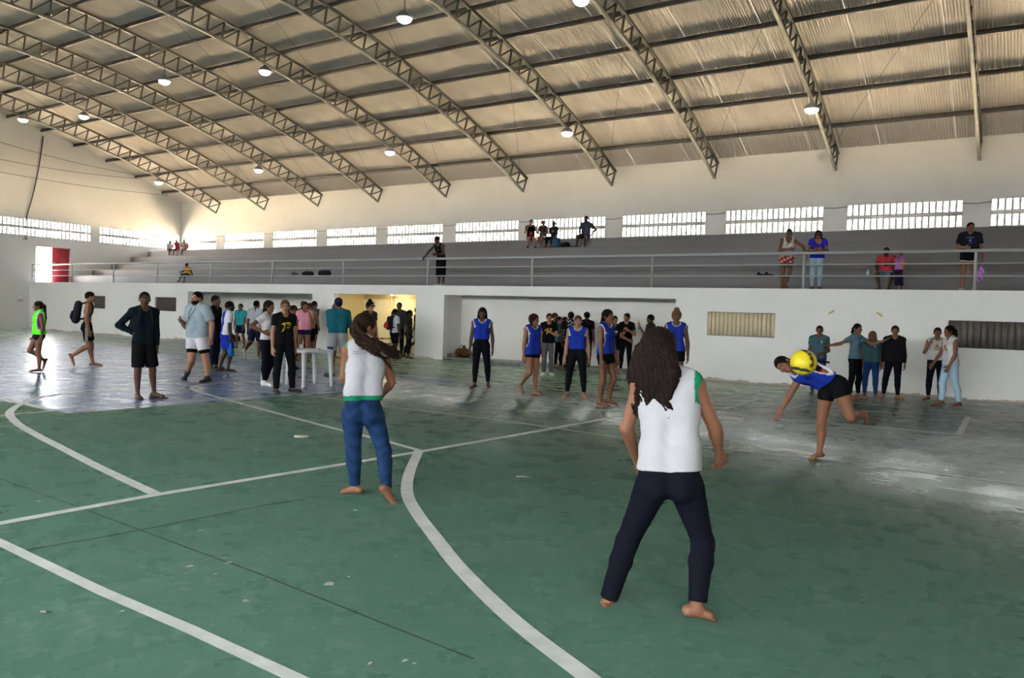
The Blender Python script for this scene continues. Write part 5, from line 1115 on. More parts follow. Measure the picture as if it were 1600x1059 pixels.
g = Person((1391, 624), top=508, face=5, skin='tan', armR=((.14, -.05, -1), (.06, .10, -1)), armL=((.16, -.05, -1), (.06, .14, -1)), legR=((.16, .04, -1), (.08, -.02, -1)), legL=((.03, .02, -1), (.05, -.04, -1)), footR=(.3, 1, 0), footL=(.8, 1, 0), head=(3, 0, 0)); r = person(g, 'barefoot girl in black long sleeved top and black leggings by the white wall'); g.build_body(r); g.bottoms(r, (.005, .006, .009), 1.88, .006, mat_=LEGGING); g.shirt(r, (.008, .008, .010), 1.93, hem=-.12, off=.014, loose=.012); g.hair(r, 'dark', 'pony', .10, thick=.007)
def logo(s, V, q, out):
    f = q[:, 1] > 0; x, z = q[:, 0], q[:, 2]; out[f & (np.abs(x) < .020 - .6 * np.abs(z - .115)) & (np.abs(z - .115) < .02)] = (.5, .07, .03); out[f & (np.abs(x) < .038) & (np.abs(z - .090) < .010)] = (.30, .24, .02); out[f & (np.abs(x) < .034) & (np.abs(z - .064) < .006)] = (.012, .06, .04)
g = Person((1459, 626), top=511, face=3, skin='tan', armR=((.28, .28, -.85), (-.38, .42, .82)), armL=((.28, .28, -.85), (-.38, .42, .82)), handR=dict(dir=(-.3, .3, .9), curl=.5), handL=dict(dir=(-.3, .3, .9), curl=.5), legR=((.09, .0, -1), (.02, 0, -1)), legL=((.05, .02, -1), (.02, -.02, -1)), footR=(.6, 1, 0)); r = person(g, 'girl in white printed tank with both hands over her mouth'); g.build_body(r); g.bottoms(r, (.006, .007, .014), 1.86, .006, mat_=LEGGING); g.shirt(r, (.50, .49, .49), 0, hem=-.075, off=.016, loose=.014, name='tank_top', print_=logo, shoulder=.86); g.hair(r, 'dark', 'bun', thick=.006)
g = Person((1484, 634), top=508, face=-58, skin='brown', armL=((.12, .05, -1), (.02, .45, -.85)), armR=((.10, .30, -.95), (.0, .55, -.8)), legR=((.06, .22, -1), (.02, .0, -1)), legL=((.10, -.12, -1), (.06, -.22, -1)), footR=(.2, 1, 0), footL=(.3, 1, 0), lean=(4, 0)); r = person(g, 'girl in white tank and pale blue jeans turned left beside the grey louvre'); g.build_body(r); g.bottoms(r, (.33, .47, .60), 1.92, .010, straight=.010, mat_=DENIM); g.shirt(r, (.52, .51, .545), 0, hem=-.115, off=.020, loose=.020, name='tank_top', print_=logo, shoulder=.86, wrinkle=.003); g.hair(r, 'black', 'pony', .09, thick=.010)
print('FLOOR PEOPLE', round(time.time() - T00, 1))
# =================================================================== PEOPLE ON THE BLEACHERS
def rail_x(px, py=400, Y=D + .55): return ony(px, py, Y)[0]
def sit(px, py, step, dy=.17): Y = STEPY[step] + dy; return (ony(px, py, Y)[0], Y, 0), HB + RISE * (step + 1)
LEGS = dict(legR=((.14, 1, -.10), (.05, .02, -1)), legL=((.14, 1, -.10), (.05, .02, -1)), footR=(.1, 1, 0), footL=(.1, 1, 0))
g = Person((rail_x(690), D + .55, 0), z=HB, top=369, face=-38, skin='dark', build=1.05, lean=(26, 0), head=(0, -22, 0), armR=((.25, .75, -.75), (.25, .55, -.75)), armL=((.15, .1, -1), (-.35, .85, -.1)), legR=((.03, -.02, -1), (0, -.05, -1)), legL=((.03, .04, -1), (0, -.05, -1)))
r = person(g, 'woman in long black dress and white sneakers leaning over the railing'); g.build_body(r, False); g.skirt(r, BK, .34, 'skirt', .012, top=.02); g.shirt(r, BK, 0, hem=-.05, off=.010, loose=0, name='dress_top', neck=.03, shoulder=.55); g.hair(r, 'black', 'afro', thick=-.012, curl=.005); g.shoes(r, (.45, .44, .40)); DRESS = g
g = Person((rail_x(1227), D + .50, 0), z=HB, top=357, face=18, skin='brown', build=1.12, lean=(12, 0), head=(35, 8, 0), armR=((.25, .2, -1), (-.75, .5, .05)), armL=((.75, .15, -.5), (.28, .28, -1)), legR=((-.02, 0, -1), (.0, -.05, -1)), legL=((-.02, .08, -1), (-.25, -.10, -1)))
r = person(g, 'woman in white camisole and red flowered shorts standing at the railing'); g.build_body(r)
def redfl(V): d = V - g.base; out = np.tile(np.array([.36, .03, .03]), (len(V), 1)); k = np.sin(d[:, 0] * 48) * np.sin(d[:, 2] * 52 + d[:, 0] * 20); out[k > .25] = (.5, .45, .42); out[k < -.55] = (.02, .02, .03); return out
g.shorts(r, BK, .34, .012, .02, colf=redfl); g.shirt(r, (.50, .48, .45), 0, hem=-.085, off=.014, loose=.01, name='camisole', neck=.045, shoulder=.45); g.hair(r, 'dark', 'bun', thick=.012)
g = Person((rail_x(1276), D + .58, 0), z=HB, top=359, face=5, skin='tan', build=1.02, lean=(16, 0), head=(8, -14, 0), armR=((.30, .30, -1), (-.85, .55, .05)), armL=((.30, .30, -1), (-.85, .55, .12)), legR=((.02, -.10, -1), (0, -.05, -1)), legL=((.02, -.10, -1), (0, -.05, -1)))
r = person(g, 'woman in blue off shoulder top, sunglasses and pale jeans leaning on the railing'); g.build_body(r, False); g.bottoms(r, (.30, .41, .52), 1.92, .009, mat_=DENIM); g.shirt(r, (.025, .022, .40), .45, hem=-.10, off=.018, loose=.02, neck=.05); g.hair(r, 'dark', 'bob', .13, thick=.012); g.shoes(r, (.03, .02, .015))
MB().tube([g.Q(-.062, .09, .006), g.Q(-.03, .112, .004), g.Q(.03, .112, .004), g.Q(.062, .09, .006)], .016 * g.hu, 8).build('sunglasses', mat('dark_lens', (.01, .01, .01), .2), r)
def blueprint(s, V, q, out): f = q[:, 1] > 0; x, z = q[:, 0], q[:, 2]; out[f & (np.abs(x) < .045) & (np.abs(z - .145) < .008) & (np.sin(x * 380) > -.4)] = (.12, .13, .25); out[f & (np.abs(x) < .022) & (np.abs(z - .09) < .04)] = (.03, .03, .16); out[f & (np.hypot(x * 1.6, z - .10) < .014)] = (.35, .45, .7)
g = Person((rail_x(1515), D + .50, 0), z=HB, top=347, face=4, sex='m', skin='tan', build=1.02, armR=((.30, .15, -1), (-.55, .75, -.12)), armL=((.22, -.05, -1), (.12, .12, -1)), legR=((.05, .0, -1), (.02, -.03, -1)), legL=((.08, -.05, -1), (.03, -.05, -1)), handL=dict(curl=1.0), head=(-14, 0, 0))
r = person(g, 'man in black tee with blue print and short black shorts at the railing'); g.build_body(r, False); g.shorts(r, (.5, .45, .4), .36, .010, .006); g.shorts(r, BK, .32, .014, .01); g.shirt(r, (.012, .012, .020), .72, hem=-.09, off=.020, loose=.02, print_=blueprint); g.hair(r, 'black', 'fade', thick=.010, low=.0); g.shoes(r, (.35, .33, .33)); BAGMAN = g
# seated on the first step
(xy, z) = sit(1385, 430, 0); g = Person(xy, z=z, top=386, face=-8, seat=True, sex='m', skin='dark', build=1.08, lean=(20, 0), armR=((.25, .35, -.85), (-.25, .7, -.6)), armL=((.3, .45, -.7), (-.1, .9, .1)), legR=((.30, 1, -.12), (-.20, .05, -1)), legL=((.30, 1, -.12), (-.20, .05, -1)), footR=(.1, 1, 0), footL=(.1, 1, 0))
r = person(g, 'man in red tee and denim shorts sitting on the lowest step with a child'); g.build_body(r); g.shorts(r, (.14, .25, .38), .85, .012, .015); g.shirt(r, (.45, .045, .06), .62, hem=-.09, off=.016, loose=.014, print_=pr_rect((.05, .01, .02), -.035, .035, .04, .10)); g.hair(r, 'black', 'fade', thick=.008, low=.0)
g.garment('beard', [([ell(g.Q(0, .052, -.078), g.Mh, np.array([.060, .050, .045]) * g.hu)], .015, [(g.Q(0, 0, -.045), g.Mh[2])])], r, HC['black'], h=g.hh, mat_=HAIRM)
q = ony(1404, 447, STEPY[0] - .55); g = Person((q[0], STEPY[0] - .55, 0), z=HB, H=1.02, face=-40, skin='brown', build=1.1, armR=((.1, .2, -1), (0, .6, .3)))
r = person(g, 'small child in purple vest standing against the man in red tee'); g.build_body(r); g.bottoms(r, (.02, .012, .035), 1.5, .010); g.shirt(r, (.34, .12, .45), .6, hem=-.08, off=.012, sleevec=(.45, .2, .03)); g.hair(r, 'dark', 'bun', thick=.008)
(xy, z) = sit(293, 430, 0, .2); g = Person(xy, z=z, top=410, face=-48, seat=True, sex='m', skin='deep', lean=(8, 0), armL=((.2, -.45, -.9), (.05, -.4, -.9)), armR=((.2, .3, -.9), (-.2, .9, -.2)), legR=((.2, 1, -.1), (.1, .25, -1)), legL=((.12, 1, -.1), (.05, .0, -1)), footR=(.1, 1, 0), footL=(.1, 1, 0))
r = person(g, 'young man in orange yellow tee sitting alone on the lowest step'); g.build_body(r); g.shorts(r, BK, .95, .012, .018, colf=lambda V: np.where((((V - g.J['pelvis']) @ g.pf) > .30)[:, None], np.array([[.42, .50, .04]]), np.array([[.012, .012, .012]]))); g.shirt(r, (.55, .27, .02), .62); g.hair(r, 'black', 'fade', thick=.008, low=.0)
# top row, middle
def seated(px, py, top, label, face=0, skin='tan', sex='f', **kw):
    (xy, z) = sit(px, py, 4); d = dict(LEGS); d.update(kw); g = Person(xy, z=z, top=top, face=face, seat=True, skin=skin, sex=sex, **d); return g, person(g, label)
g, r = seated(829, 380, 343, 'girl in black tee and red print with hands at her mouth on the top step', 5, 'light', armR=((.3, .35, -.85), (-.35, .35, .9)), armL=((.3, .35, -.85), (-.35, .35, .9))); g.build_body(r, False); g.shorts(r, (.30, .02, .03), .42, .012, .01); g.shirt(r, BK, .55, print_=pr_rect((.4, .03, .04), -.03, .03, -.04, .06)); g.hair(r, 'dark', 'bun', thick=.008); g.shoes(r, (.015, .015, .017), high=True)
g, r = seated(848, 380, 344, 'girl in dark grey sleeveless top with crossed legs on the top step', -12, 'tan', armR=((.2, .3, -1), (-.5, .8, -.1)), armL=((.2, .2, -1), (-.5, .8, -.1)), legR=((.05, 1, -.02), (-.1, .3, -1)), legL=((-.05, 1, .10), (-.25, .2, -1)), head=(-25, 0, 0)); g.build_body(r, False); g.shorts(r, BK, .45, .012, .01); g.shirt(r, (.025, .026, .027), 0, off=.012, print_=pr_rect((.1, .1, .1), -.03, .03, .08, .10)); g.hair(r, 'brown', 'bun', thick=.008); g.shoes(r, (.5, .5, .5))
g, r = seated(865, 380, 346, 'girl in black shirt with white number and piled up braids on the top step', -35, 'dark', armL=((.25, .1, -1), (.0, .7, -.6)), armR=((.15, .2, -1), (-.1, .4, .9)), head=(-20, 0, 0)); g.build_body(r, False); g.bottoms(r, BK, 1.8, .01); g.shirt(r, (.014, .014, .018), .5, print_=pr_many(pr_rect((.5, .5, .5), -.035, -.015, .05, .12), pr_rect((.5, .5, .5), .005, .03, .05, .12), pr_rect((.014, .014, .018), .012, .023, .065, .105), pr_rect((.5, .5, .5), -.045, -.005, .075, .09))); g.hair(r, (.03, .03, .035), 'topbun', thick=.012, curl=.004); g.shoes(r, (.45, .03, .03))
g, r = seated(915, 378, 337, 'man in slate tee and dark shorts sitting apart on the top step', -18, 'deep', 'm', armL=((.65, -.25, -.7), (-.3, .6, -.7)), armR=((.2, .35, -1), (-.3, .7, -.6)), legR=((.30, 1, -.05), (.05, .1, -1)), legL=((.05, 1, -.12), (.0, .1, -1))); g.build_body(r); g.shorts(r, (.018, .012, .018), .75, .012, .02); g.shirt(r, (.040, .048, .070), .62); g.hair(r, 'black', 'fade', thick=.008, low=.0)
# top row, far left corner
g, r = seated(265.5, 396, 376, 'woman in pale top with long hair at the far corner of the top step', 10, 'brown', armL=((.2, .4, -.9), (-.1, .9, -.2))); g.build_body(r); g.shorts(r, (.02, .02, .03), .4, .01); g.shirt(r, (.42, .42, .48), .3); g.hair(r, 'dark', 'long', .17, thick=.012)
g, r = seated(277, 396, 375, 'person in red sleeveless shirt leaning forward at the far corner', -20, 'brown', lean=(22, 0), armR=((.2, .6, -.7), (.0, .9, -.35))); g.build_body(r); g.shorts(r, BK, .7, .012, .015); g.shirt(r, (.30, .012, .022), 0); g.hair(r, 'black', 'bun', thick=.015)
g, r = seated(287.5, 396, 374, 'woman in white top and skirt holding a baby at the far corner', 0, 'brown', armL=((.2, .4, -.8), (-.5, .8, .2)), armR=((.2, .3, -.9), (-.6, .7, .1))); g.build_body(r); g.shorts(r, (.50, .47, .50), .6, .016, .02); g.shirt(r, (.48, .48, .50), .3, neck=.03); g.hair(r, 'black', 'afro', thick=-.02, curl=.003); MUM = g
bp_ = MUM.J['chest'] + MUM.tf * .24 - MUM.tr * .16 - np.array([0, 0, .10]); g = Person((bp_[0], bp_[1], 0), z=bp_[2] - .12, H=.62, face=-30, seat=True, skin='brown', build=1.2, **LEGS)
r = person(g, 'baby in red and white clothes on the lap of the woman in white'); g.build_body(r); g.shorts(r, (.35, .05, .06), .8, .008, .0); g.shirt(r, (.45, .12, .12), .6, off=.008, loose=.0); g.hair(r, 'black', 'fade', thick=.006)
print('ALL PEOPLE', round(time.time() - T00, 1))
# =================================================================== THINGS
def lump(name, prims, c, parent=None, base=None, h=.012, k=.02, m=None, noise_=.0):
    lo, hi = prims_box(prims, .03); G = Grid(lo, hi, h).union(prims, k)
    if noise_: P = G.pts((0, 0, 0), G.n); G.F = G.F + (noise_ * np.sin(P[..., 0] * 43) * np.sin(P[..., 1] * 37 + 1) * np.sin(P[..., 2] * 51)).astype(np.float32)
    V, F = G.mesh(); cols = c(V) if callable(c) else np.tile(np.array(c, float), (len(V), 1))
    return obj(name, V, F, m or CLOTH, parent, base, True, cols)
def backpack(p, c, label, w=.135, hgt=.36, c2=None, off=.10):
    b0 = p.J['chest'] - p.tf * off - p.tup * .02; r = empty('backpack', b0 - p.tup * hgt / 2); tag(r, label, 'backpack')
    t, b = b0 + p.tup * hgt * .42, b0 - p.tup * hgt * .45; P = []
    for sg in (-1, 1): P.append(cap(t + p.tr * sg * w * .45 - p.tf * .02, b + p.tr * sg * w * .62 - p.tf * .05, w * .55, w * .62, n=p.tf, s=.85))
    P.append(cap(t - p.tf * .02, b - p.tf * .06, w * .6, w * .7, n=p.tf, s=.9)); lump('bag', P, c, r, h=min(p.hc, .011))
    lump('pocket', [cap(b0 - p.tup * hgt * .10 - p.tf * .135 - p.tr * .05, b0 - p.tup * hgt * .10 - p.tf * .135 + p.tr * .05, .055, n=p.tf, s=.5), cap(b0 - p.tup * hgt * .30 - p.tf * .145 - p.tr * .06, b0 - p.tup * hgt * .30 - p.tf * .145 + p.tr * .06, .07, n=p.tf, s=.5)], c2 or tuple(x * 1.5 for x in c), r, h=min(p.hc, .011))
    for sg in (-1, 1):
        s0 = p.J['neck'] + p.tr * sg * .085; ch = p.J['chest'] + p.tr * sg * .105
        lump('strap', [cap(a, b2, .019) for a, b2 in zip(*(lambda q: (q[:-1], q[1:]))(resample([t + p.tr * sg * .07, s0 + p.tup * .012 - p.tf * .03, s0 - p.tup * .02 + p.tf * .075, ch + p.tf * .085, p.J['waist'] + p.tr * sg * .13 + p.tf * .02 + p.tup * .05, b + p.tr * sg * w * .9], 3)))], tuple(x * .8 for x in c), r, h=.009, k=.01)
    return r
backpack(SHIRTLESS, (.014, .016, .022), 'large black backpack worn by the shirtless young man', .15, .40, off=.19)
backpack(BOYB, (.012, .014, .018), 'dark backpack on the back of the boy with hand on hip', .12, .36, off=.18)
backpack(DOORBOY, (.012, .012, .016), 'black and red backpack on the boy in the yellow doorway', .11, .34, c2=(.30, .02, .03), off=.17)
lump_b = DRESS.J['chest'] - DRESS.tf * .19 - DRESS.tr * .02
def flow(V): out = np.tile(np.array([.42, .38, .33]), (len(V), 1)); out[np.sin(V[:, 0] * 70) * np.sin(V[:, 2] * 80) > .3] = (.08, .10, .06); return out
r = empty('handbag', lump_b - np.array([0, 0, .15])); tag(r, 'pale flowered bag on the back of the woman in the black dress', 'bag'); lump('bag', [cap(lump_b + DRESS.tup * .06 - DRESS.tr * .04, lump_b - DRESS.tup * .10 + DRESS.tr * .04, .07, .095, n=DRESS.tf, s=.75)], flow, r); lump('strap', [cap(lump_b + DRESS.tup * .06, DRESS.J['neck'] + DRESS.tr * .07 + DRESS.tup * .02, .012), cap(DRESS.J['neck'] + DRESS.tr * .07 + DRESS.tup * .02, DRESS.J['chest'] + DRESS.tf * .10, .012)], (.40, .36, .3), r, h=.009)
t = BAGMAN.tip['L']; r = empty('plastic_bag', t - np.array([0, 0, .45])); tag(r, 'shiny purple plastic bag hanging from the hand of the man in black', 'bag'); PURP = attr_mat('purple_plastic', .3, .5, .5, 30)
def purp(V): out = np.tile(np.array([.34, .09, .46]), (len(V), 1)); out[np.sin(V[:, 0] * 60 + V[:, 2] * 35) > .75] = (.55, .42, .62); return out
lump('bag', [cap(t + np.array([0.02, 0, -.14]), t + np.array([-.02, 0, -.34]), .055, .095, n=(0, 1, 0), s=.7)], purp, r, m=PURP, noise_=.008); lump('handle', [cap(t, t + np.array([.02, 0, -.12]), .02, .035)], purp, r, m=PURP)
t = BOYBLUE.tip['R']; tag(lump('towel', [cap(t + np.array([0, 0, .02]), t + np.array([.0, 0, -.20]), .03, .075, n=BOYBLUE.pf, s=.5), cap(t + np.array([0, 0, -.18]), t + BOYBLUE.tf * .05 + np.array([0, 0, -.27]), .07, .04)], (.012, .13, .42), None, t, noise_=.006), 'bright blue cloth hanging from the hand of the blue shirted boy', 'cloth')
t = BOTTLEBOY.tip['L']; r = empty('drink_bottle', t - np.array([0, 0, .09])); tag(r, 'rainbow striped bottle held up by the boy in dark grey', 'bottle')
def rain(V): z = (V[:, 2] - t[2] + .11) / .22; pal = np.array([(.02, .18, .45), (.05, .35, .35), (.45, .40, .04), (.50, .12, .2), (.55, .4, .5)]); return pal[np.clip((z * 5).astype(int), 0, 4)]
lump('bottle', [cap(t - np.array([0, 0, .09]), t + np.array([0, 0, .07]), .036, .034, flat=(1, 0))], rain, r, h=.008, m=SHOEM); lump('cap', [cap(t + np.array([0, 0, .11]), t + np.array([0, 0, .135]), .018, .014)], (.5, .45, .5), r, h=.007, m=SHOEM)
# bags and bits on the bleachers
def onstep(px, py, step, dy=.22): Y = STEPY[step] + dy; p = ony(px, py, Y); return np.array([p[0], Y, HB + RISE * (step + 1)])
for px, c, w, hgt, lab in ((460, (.10, .10, .11), .20, .17, 'grey and white bundle at the left end of the dark bags on the lowest step'), (481, (.016, .013, .016), .36, .22, 'black sports bag with red mark in the middle of three bags on the lowest step'), (507, (.016, .018, .026), .36, .27, 'dark backpack at the right end of the three bags on the lowest step')):
    b = onstep(px, 425, 0); r = empty('sports_bag', b); tag(r, lab, 'bag', 'bags left on the lowest bleacher step')
    lump('bag', [cap(b + np.array([-w * .55, 0, hgt * .46]), b + np.array([w * .55, 0, hgt * .48]), hgt * .45, hgt * .48)], (lambda V, c=c, b=b: np.where(((np.abs(V[:, 0] - b[0]) < .05) & (V[:, 2] > b[2] + .15))[:, None], np.array([[.35, .03, .04]]), np.array([c]))) if px == 480 else c, r, noise_=.012, k=.03)
    MB().tube(resample([b + np.array([-w * .4, -.05, hgt * .85]), b + np.array([0, -.06, hgt * 1.12]), b + np.array([w * .4, -.05, hgt * .85])], 4), .012, 6).build('handle', BLACKC, r)
for px, lab in ((1190, 'left'), (1202, 'right')):
    b = onstep(px, 432, 0, .12); tag(lump('shoe', [cap(b + np.array([-.10, 0, .045]), b + np.array([.10, -.02, .035]), .045, .035), cap(b + np.array([-.10, 0, .05]), b + np.array([-.08, 0, .10]), .042, .035)], (.014, .014, .018), None, b), 'black shoe left on the lowest step, %s one of the pair' % lab, 'shoe', 'pair of black shoes')
b = onstep(1356, 435, 0, .15); r = empty('water_bottle', b); tag(r, 'small clear water bottle with blue cap on the lowest step', 'bottle'); MB().lathe(b, [(.030, 0), (.034, .01), (.034, .12), (.028, .15), (.013, .18), (.013, .20)], 14).build('bottle', mat('pale_plastic', (.55, .62, .70), .25), r, smooth=True); MB().lathe(b, [(.015, .20), (.015, .222), (.012, .225)], 12).build('cap', mat('blue_plastic', (.03, .2, .6), .4), r)
Z3 = lambda px, py: onstep(px, py, 3, .45)
b = Z3(869, 385); r = empty('backpack', b); tag(r, 'blue grey backpack standing on the upper step beside the braided girl', 'backpack'); lump('bag', [cap(b + np.array([-.06, 0, .13]), b + np.array([-.05, 0, .30]), .13, .12, n=(0, 1, 0), s=.8), cap(b + np.array([.06, 0, .13]), b + np.array([.05, 0, .30]), .13, .12, n=(0, 1, 0), s=.8)], (.025, .06, .11), r); lump('pocket', [cap(b + np.array([-.06, -.11, .12]), b + np.array([.06, -.11, .12]), .08, n=(0, 1, 0), s=.5)], (.035, .08, .14), r)
b = Z3(883, 385); tag(lump('sports_bag', [cap(b + np.array([-.07, 0, .11]), b + np.array([.08, 0, .12]), .12)], (.012, .012, .018), None, b, noise_=.01), 'round black bag beside the blue grey backpack on the upper step', 'bag')
b = Z3(897, 386); tag(lump('jacket', [cap(b + np.array([-.22, 0, .03]), b + np.array([.22, 0, .035]), .045, .04)], (.014, .012, .02), None, b, noise_=.012), 'dark folded jacket lying flat on the upper step', 'jacket')
# niche bags
b = onz(724, 555, .09); b = b * 1.0; b[1] = min(b[1], D + .70); b = np.array([ony(724, 552, D + .62)[0], D + .62, .09])
r = empty('duffel_bag', b); tag(r, 'brown fabric bag slumped in the corner of the right niche', 'bag'); lump('bag', [cap(b + np.array([-.16, 0, .14]), b + np.array([.16, 0, .14]), .15, .14), cap(b + np.array([0, 0, .18]), b + np.array([.02, 0, .34]), .14, .05)], (.075, .042, .018), r, noise_=.012); MB().tube(resample([b + np.array([-.1, -.1, .28]), b + np.array([0, -.12, .40]), b + np.array([.1, -.1, .28])], 4), .012, 6).build('handle', BLACKC, r)
b2 = b + np.array([.50, .02, 0]); tag(lump('backpack', [cap(b2 + np.array([-.03, 0, .10]), b2 + np.array([.03, 0, .22]), .11, .08)], (.02, .03, .05), None, b2, noise_=.01), 'dark blue bag beside the brown bag in the right niche', 'bag')
b3 = b + np.array([-.30, -.32, 0]); tag(lump('cloth_pile', [cap(b3 + np.array([-.2, 0, .05]), b3 + np.array([.2, 0, .05]), .06, .07)], (.16, .14, .11), None, b3, noise_=.015), 'crumpled pale clothes in front of the brown bag', 'clothes')
b = np.array([ony(363, 526, D + 1.2)[0], D + 1.2, 0]); tag(lump('sports_bag', [cap(b + np.array([-.28, 0, .15]), b + np.array([.28, 0, .15]), .16, .15), cap(b + np.array([-.1, 0, .25]), b + np.array([-.25, 0, .35]), .12, .08)], (.014, .014, .014), None, b, noise_=.012), 'black bag lying on the floor in the left niche', 'bag')
# ---- plastic table with papers and cup, plastic chair
PLW = mat('white_plastic', (.62, .64, .66), .35, .06, 6.)
tc = np.array([-12.02, 10.85, 0]); ta = math.radians(-11); cr, sr = math.cos(ta), math.sin(ta); T = lambda x, y, z: (tc[0] + x * cr - y * sr, tc[1] + x * sr + y * cr, z)
r = empty('plastic_table', tc); tag(r, 'square white plastic table behind the referee', 'table')
def rrect(hw, rd, z): return [(sx * (hw - rd) + rd * math.cos(a), sy * (hw - rd) + rd * math.sin(a), z) for sx, sy, a0 in ((1, 1, 0), (-1, 1, 90), (-1, -1, 180), (1, -1, 270)) for a in np.radians(np.linspace(a0, a0 + 90, 5))]
V = [T(*p) for p in rrect(.345, .06, .725)] + [T(*p) for p in rrect(.35, .06, .715)] + [T(*p) for p in rrect(.35, .06, .665)] + [T(*p) for p in rrect(.335, .05, .665)] + [T(*p) for p in rrect(.335, .05, .70)]; n = 20
F = [tuple(range(n))] + [(i*n+k, i*n+(k+1) % n, (i+1)*n+(k+1) % n, (i+1)*n+k) for i in range(4) for k in range(n)] + [tuple(range(4*n, 5*n))]
obj('table_top', V, F, PLW, r)
for sx, sy in ((1, 1), (-1, 1), (-1, -1), (1, -1)):
    m = MB(); a0, a1 = .285, .315; w0, w1 = .045, .022
    V = [T(sx * a + dx * w, sy * a + dy * w, z) for a, w, z in ((a0, w0, .70), (a0 + .015, w0 * .75, .45), (a1, w1, 0.0)) for dx, dy in ((-1, -1), (1, -1), (1, 1), (-1, 1))]
    m.add(V, [(0,1,2,3), (11,10,9,8)] + [(i*4+k, i*4+(k+1) % 4, i*4+4+(k+1) % 4, i*4+4+k) for i in (0, 1) for k in range(4)]); m.build('leg', PLW, r)
cupb = np.array(T(-.12, -.12, .725)); tag(MB().lathe(cupb, [(.026, 0), (.036, .09), (.034, .088), (.024, .006)], 16).build('cup', PLW, None, cupb, True), 'white plastic cup standing on the white table', 'cup')
pb = np.array(T(-.02, .12, .728)); tag(obj('papers', [T(-.18, -.02, .728), T(.10, -.02, .728), T(.10, .2, .728), T(-.18, .2, .728), T(-.18, -.02, .734), T(.10, -.02, .734), T(.10, .2, .734), T(-.18, .2, .734)], [(0,3,2,1),(4,5,6,7),(0,1,5,4),(1,2,6,5),(2,3,7,6),(3,0,4,7)], mat('printed_paper', (.5, .5, .5), .7, .4, 40.), None, pb), 'stack of printed papers lying on the white table', 'papers')
pb = np.array(T(.22, .1, .728)); tag(MB().tube([T(.15, .12, .735), T(.32, .02, .735)], .012, 6).build('marker_pen', BLACKC, None, pb), 'dark pen lying beside the papers on the white table', 'pen')
cc = onz(433, 596); ca = math.radians(20); C_ = lambda x, y, z: (cc[0] + x * math.cos(ca) - y * math.sin(ca), cc[1] + x * math.sin(ca) + y * math.cos(ca), z)
r = empty('plastic_chair', (cc[0], cc[1], 0)); tag(r, 'white plastic chair half hidden behind the referee', 'chair')
obj('seat', [C_(*p) for p in [(-.21, -.21, .42), (.21, -.21, .42), (.19, .21, .40), (-.19, .21, .40), (-.21, -.21, .44), (.21, -.21, .44), (.19, .21, .42), (-.19, .21, .42)]], [(0,3,2,1),(4,5,6,7),(0,1,5,4),(1,2,6,5),(2,3,7,6),(3,0,4,7)], PLW, r)
for k in range(5): x = -.16 + .08 * k; MB().beam(C_(x, .20, .44), C_(x, .27, .80), .045, .012).build('back_slat', PLW, r)
MB().beam(C_(-.2, .275, .81), C_(.2, .275, .81), .02, .06).build('back_rail', PLW, r)
for x, y in ((-.2, -.2), (.2, -.2), (-.18, .2), (.18, .2)): MB().tube([C_(x, y, .42), C_(x * 1.15, y * 1.15, 0)], [.028, .018], 6).build('leg', PLW, r)
# ---- small things on wall and floor
YT = mat('yellow_tape', (.65, .45, .02), .5)
for (px, py, a), lab in zip(((1299, 488, 35), (1374, 491, -35)), ('left', 'right')):
    c = ony(px, py, D - .006); d = np.array([math.cos(math.radians(a)), 0, math.sin(math.radians(a))]); tag(MB().beam(c - d * .07, c + d * .07, .004, .032, (0, 0, 1)).build('tape_strip', YT, None, c), 'short yellow tape strip on the white wall, %s one of two' % lab, 'tape', 'yellow tape strips')
c = onz(471, 682, .004); tag(MB().lathe(c, [(.085, 0), (.09, .004), (.088, .010), (.0, .012)], 24).build('marker_disc', mat('cream_disc', (.62, .62, .50), .6), None, c), 'flat cream disc lying on the green floor', 'disc')
c = onz(66, 957, .004); tag(obj('dry_leaf', c + np.array([(-.03, 0, 0), (0, .012, .012), (.035, .004, .006), (.004, -.012, .008), (.0, 0, .0)]), [(0, 3, 2, 1), (0, 4, 3), (4, 2, 3)], mat('leaf_brown', (.16, .15, .11), .8), None, c), 'small curled dry leaf on the floor near the left edge', 'leaf')
CHIP = mat('bare_screed', (.46, .46, .44), .8, .2, 30.)
for px, py, sx, sy in ((514, 912, .035, .022), (297, 884, .02, .012), (357, 879, .022, .014), (384, 938, .025, .009), (192, 954, .014, .006), (337, 896, .008, .006), (578, 1036, .012, .008), (633, 1031, .012, .008), (545, 901, .012, .006), (106, 841, .015, .008), (420, 905, .012, .007), (648, 1036, .01, .007), (620, 868, .012, .006)):
    c = onz(px, py, .003); a = np.linspace(0, 6.283, 11)[:-1]; rr = 1 + .35 * RNG.standard_normal(10).clip(-1, 1); fpart('paint_chip', [c + np.array([sx * math.cos(t) * q, sy * 2 * math.sin(t) * q, 0]) for t, q in zip(a, rr)], [tuple(range(10))], CHIP)
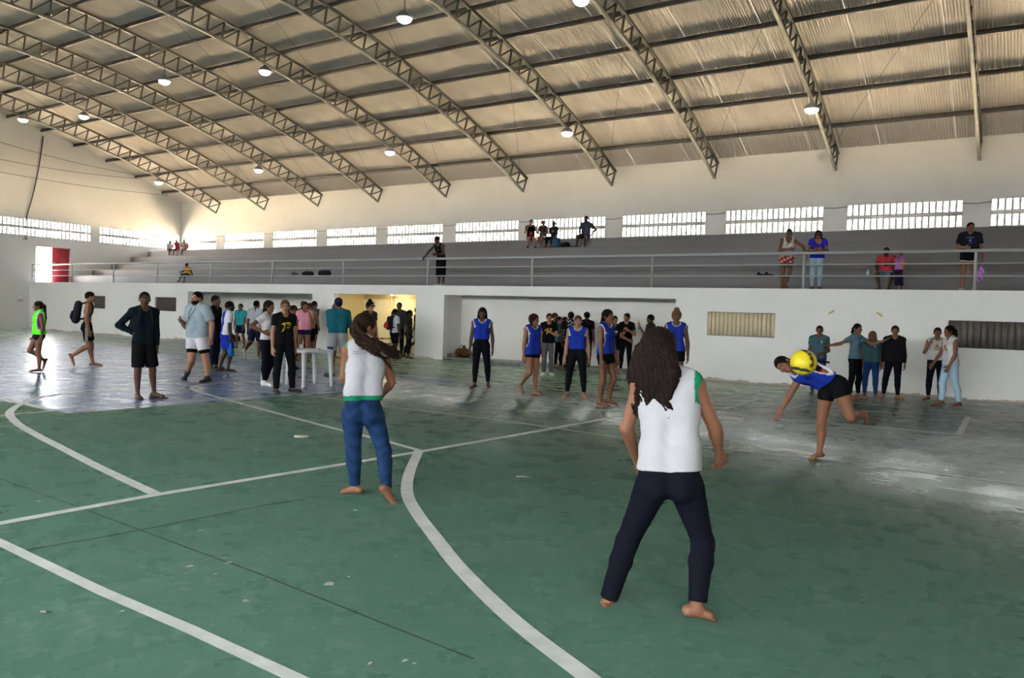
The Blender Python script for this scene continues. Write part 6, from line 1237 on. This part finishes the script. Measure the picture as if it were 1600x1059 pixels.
p0, p1 = onx(28, 459, -L), onx(36, 470, -L); tag(MB().box(-L, -L + .03, p0[1], p1[1], p1[2], p0[2]).build('wall_plate', mat('pale_plate', (.70, .69, .67), .6), None, (-L, p0[1], p1[2])), 'faint white square plate on the left end wall', 'plate')
# ---- printing on the back of the white tank of the girl in jeans
from mathutils.bvhtree import BVHTree
def back_print():
    g, sh, r = GJ; me = sh.data; org = np.array(wloc(sh)); bvh = BVHTree.FromPolygons([Vector(v.co) + Vector(org) for v in me.vertices], [tuple(p.vertices) for p in me.polygons])
    ink = mat('blue_ink', (.04, .04, .16), .8); gold = mat('gold_ink', (.22, .18, .10), .8)
    c0 = g.J['neck'] - g.tup * .085 - g.tr * .035; 
    def put(name, verts2, faces, m):
        V = []
        for x, y in verts2:
            p = c0 - g.tr * -x + g.tup * y; o = p - g.tf * .5; hit = bvh.ray_cast(Vector(o), Vector(g.tf))
            V.append(np.array(hit[0]) - g.tf * .003 if hit[0] is not None else p - g.tf * .09)
        obj(name, V, faces, m, sh)
    for txt, y, sz in (('PREFEITURA MUNICIPAL DE', -.012, .0135), ('SÃO FRANCISCO DO CONDE', -.028, .0135)):
        cu = bpy.data.curves.new('print_text', 'FONT'); cu.body = txt; cu.size = sz; cu.align_x = 'CENTER'; cu.resolution_u = 1
        to = bpy.data.objects.new('print_text', cu); col.objects.link(to); dg = bpy.context.evaluated_depsgraph_get(); tm = to.evaluated_get(dg).to_mesh()
        vs = [(v.co.x, v.co.y + y) for v in tm.vertices]; fs = [tuple(p.vertices) for p in tm.polygons]; to.evaluated_get(dg).to_mesh_clear(); bpy.data.objects.remove(to); bpy.data.curves.remove(cu)
        put('lettering', vs, fs, ink)
    def disc(cx, cy, rx, ry, n=14): return [(cx + rx * math.cos(t), cy + ry * math.sin(t)) for t in np.linspace(0, 6.283, n, endpoint=False)]
    put('crest', disc(0, .028, .018, .016), [tuple(range(14))], ink)
    put('crest', disc(-.022, .014, .016, .006), [tuple(range(14))], gold); put('crest', disc(.022, .014, .016, .006), [tuple(range(14))], gold)
back_print()
print('DONE', round(time.time() - T00, 1), sum(len(o.data.polygons) for o in bpy.data.objects if o.type == 'MESH') )
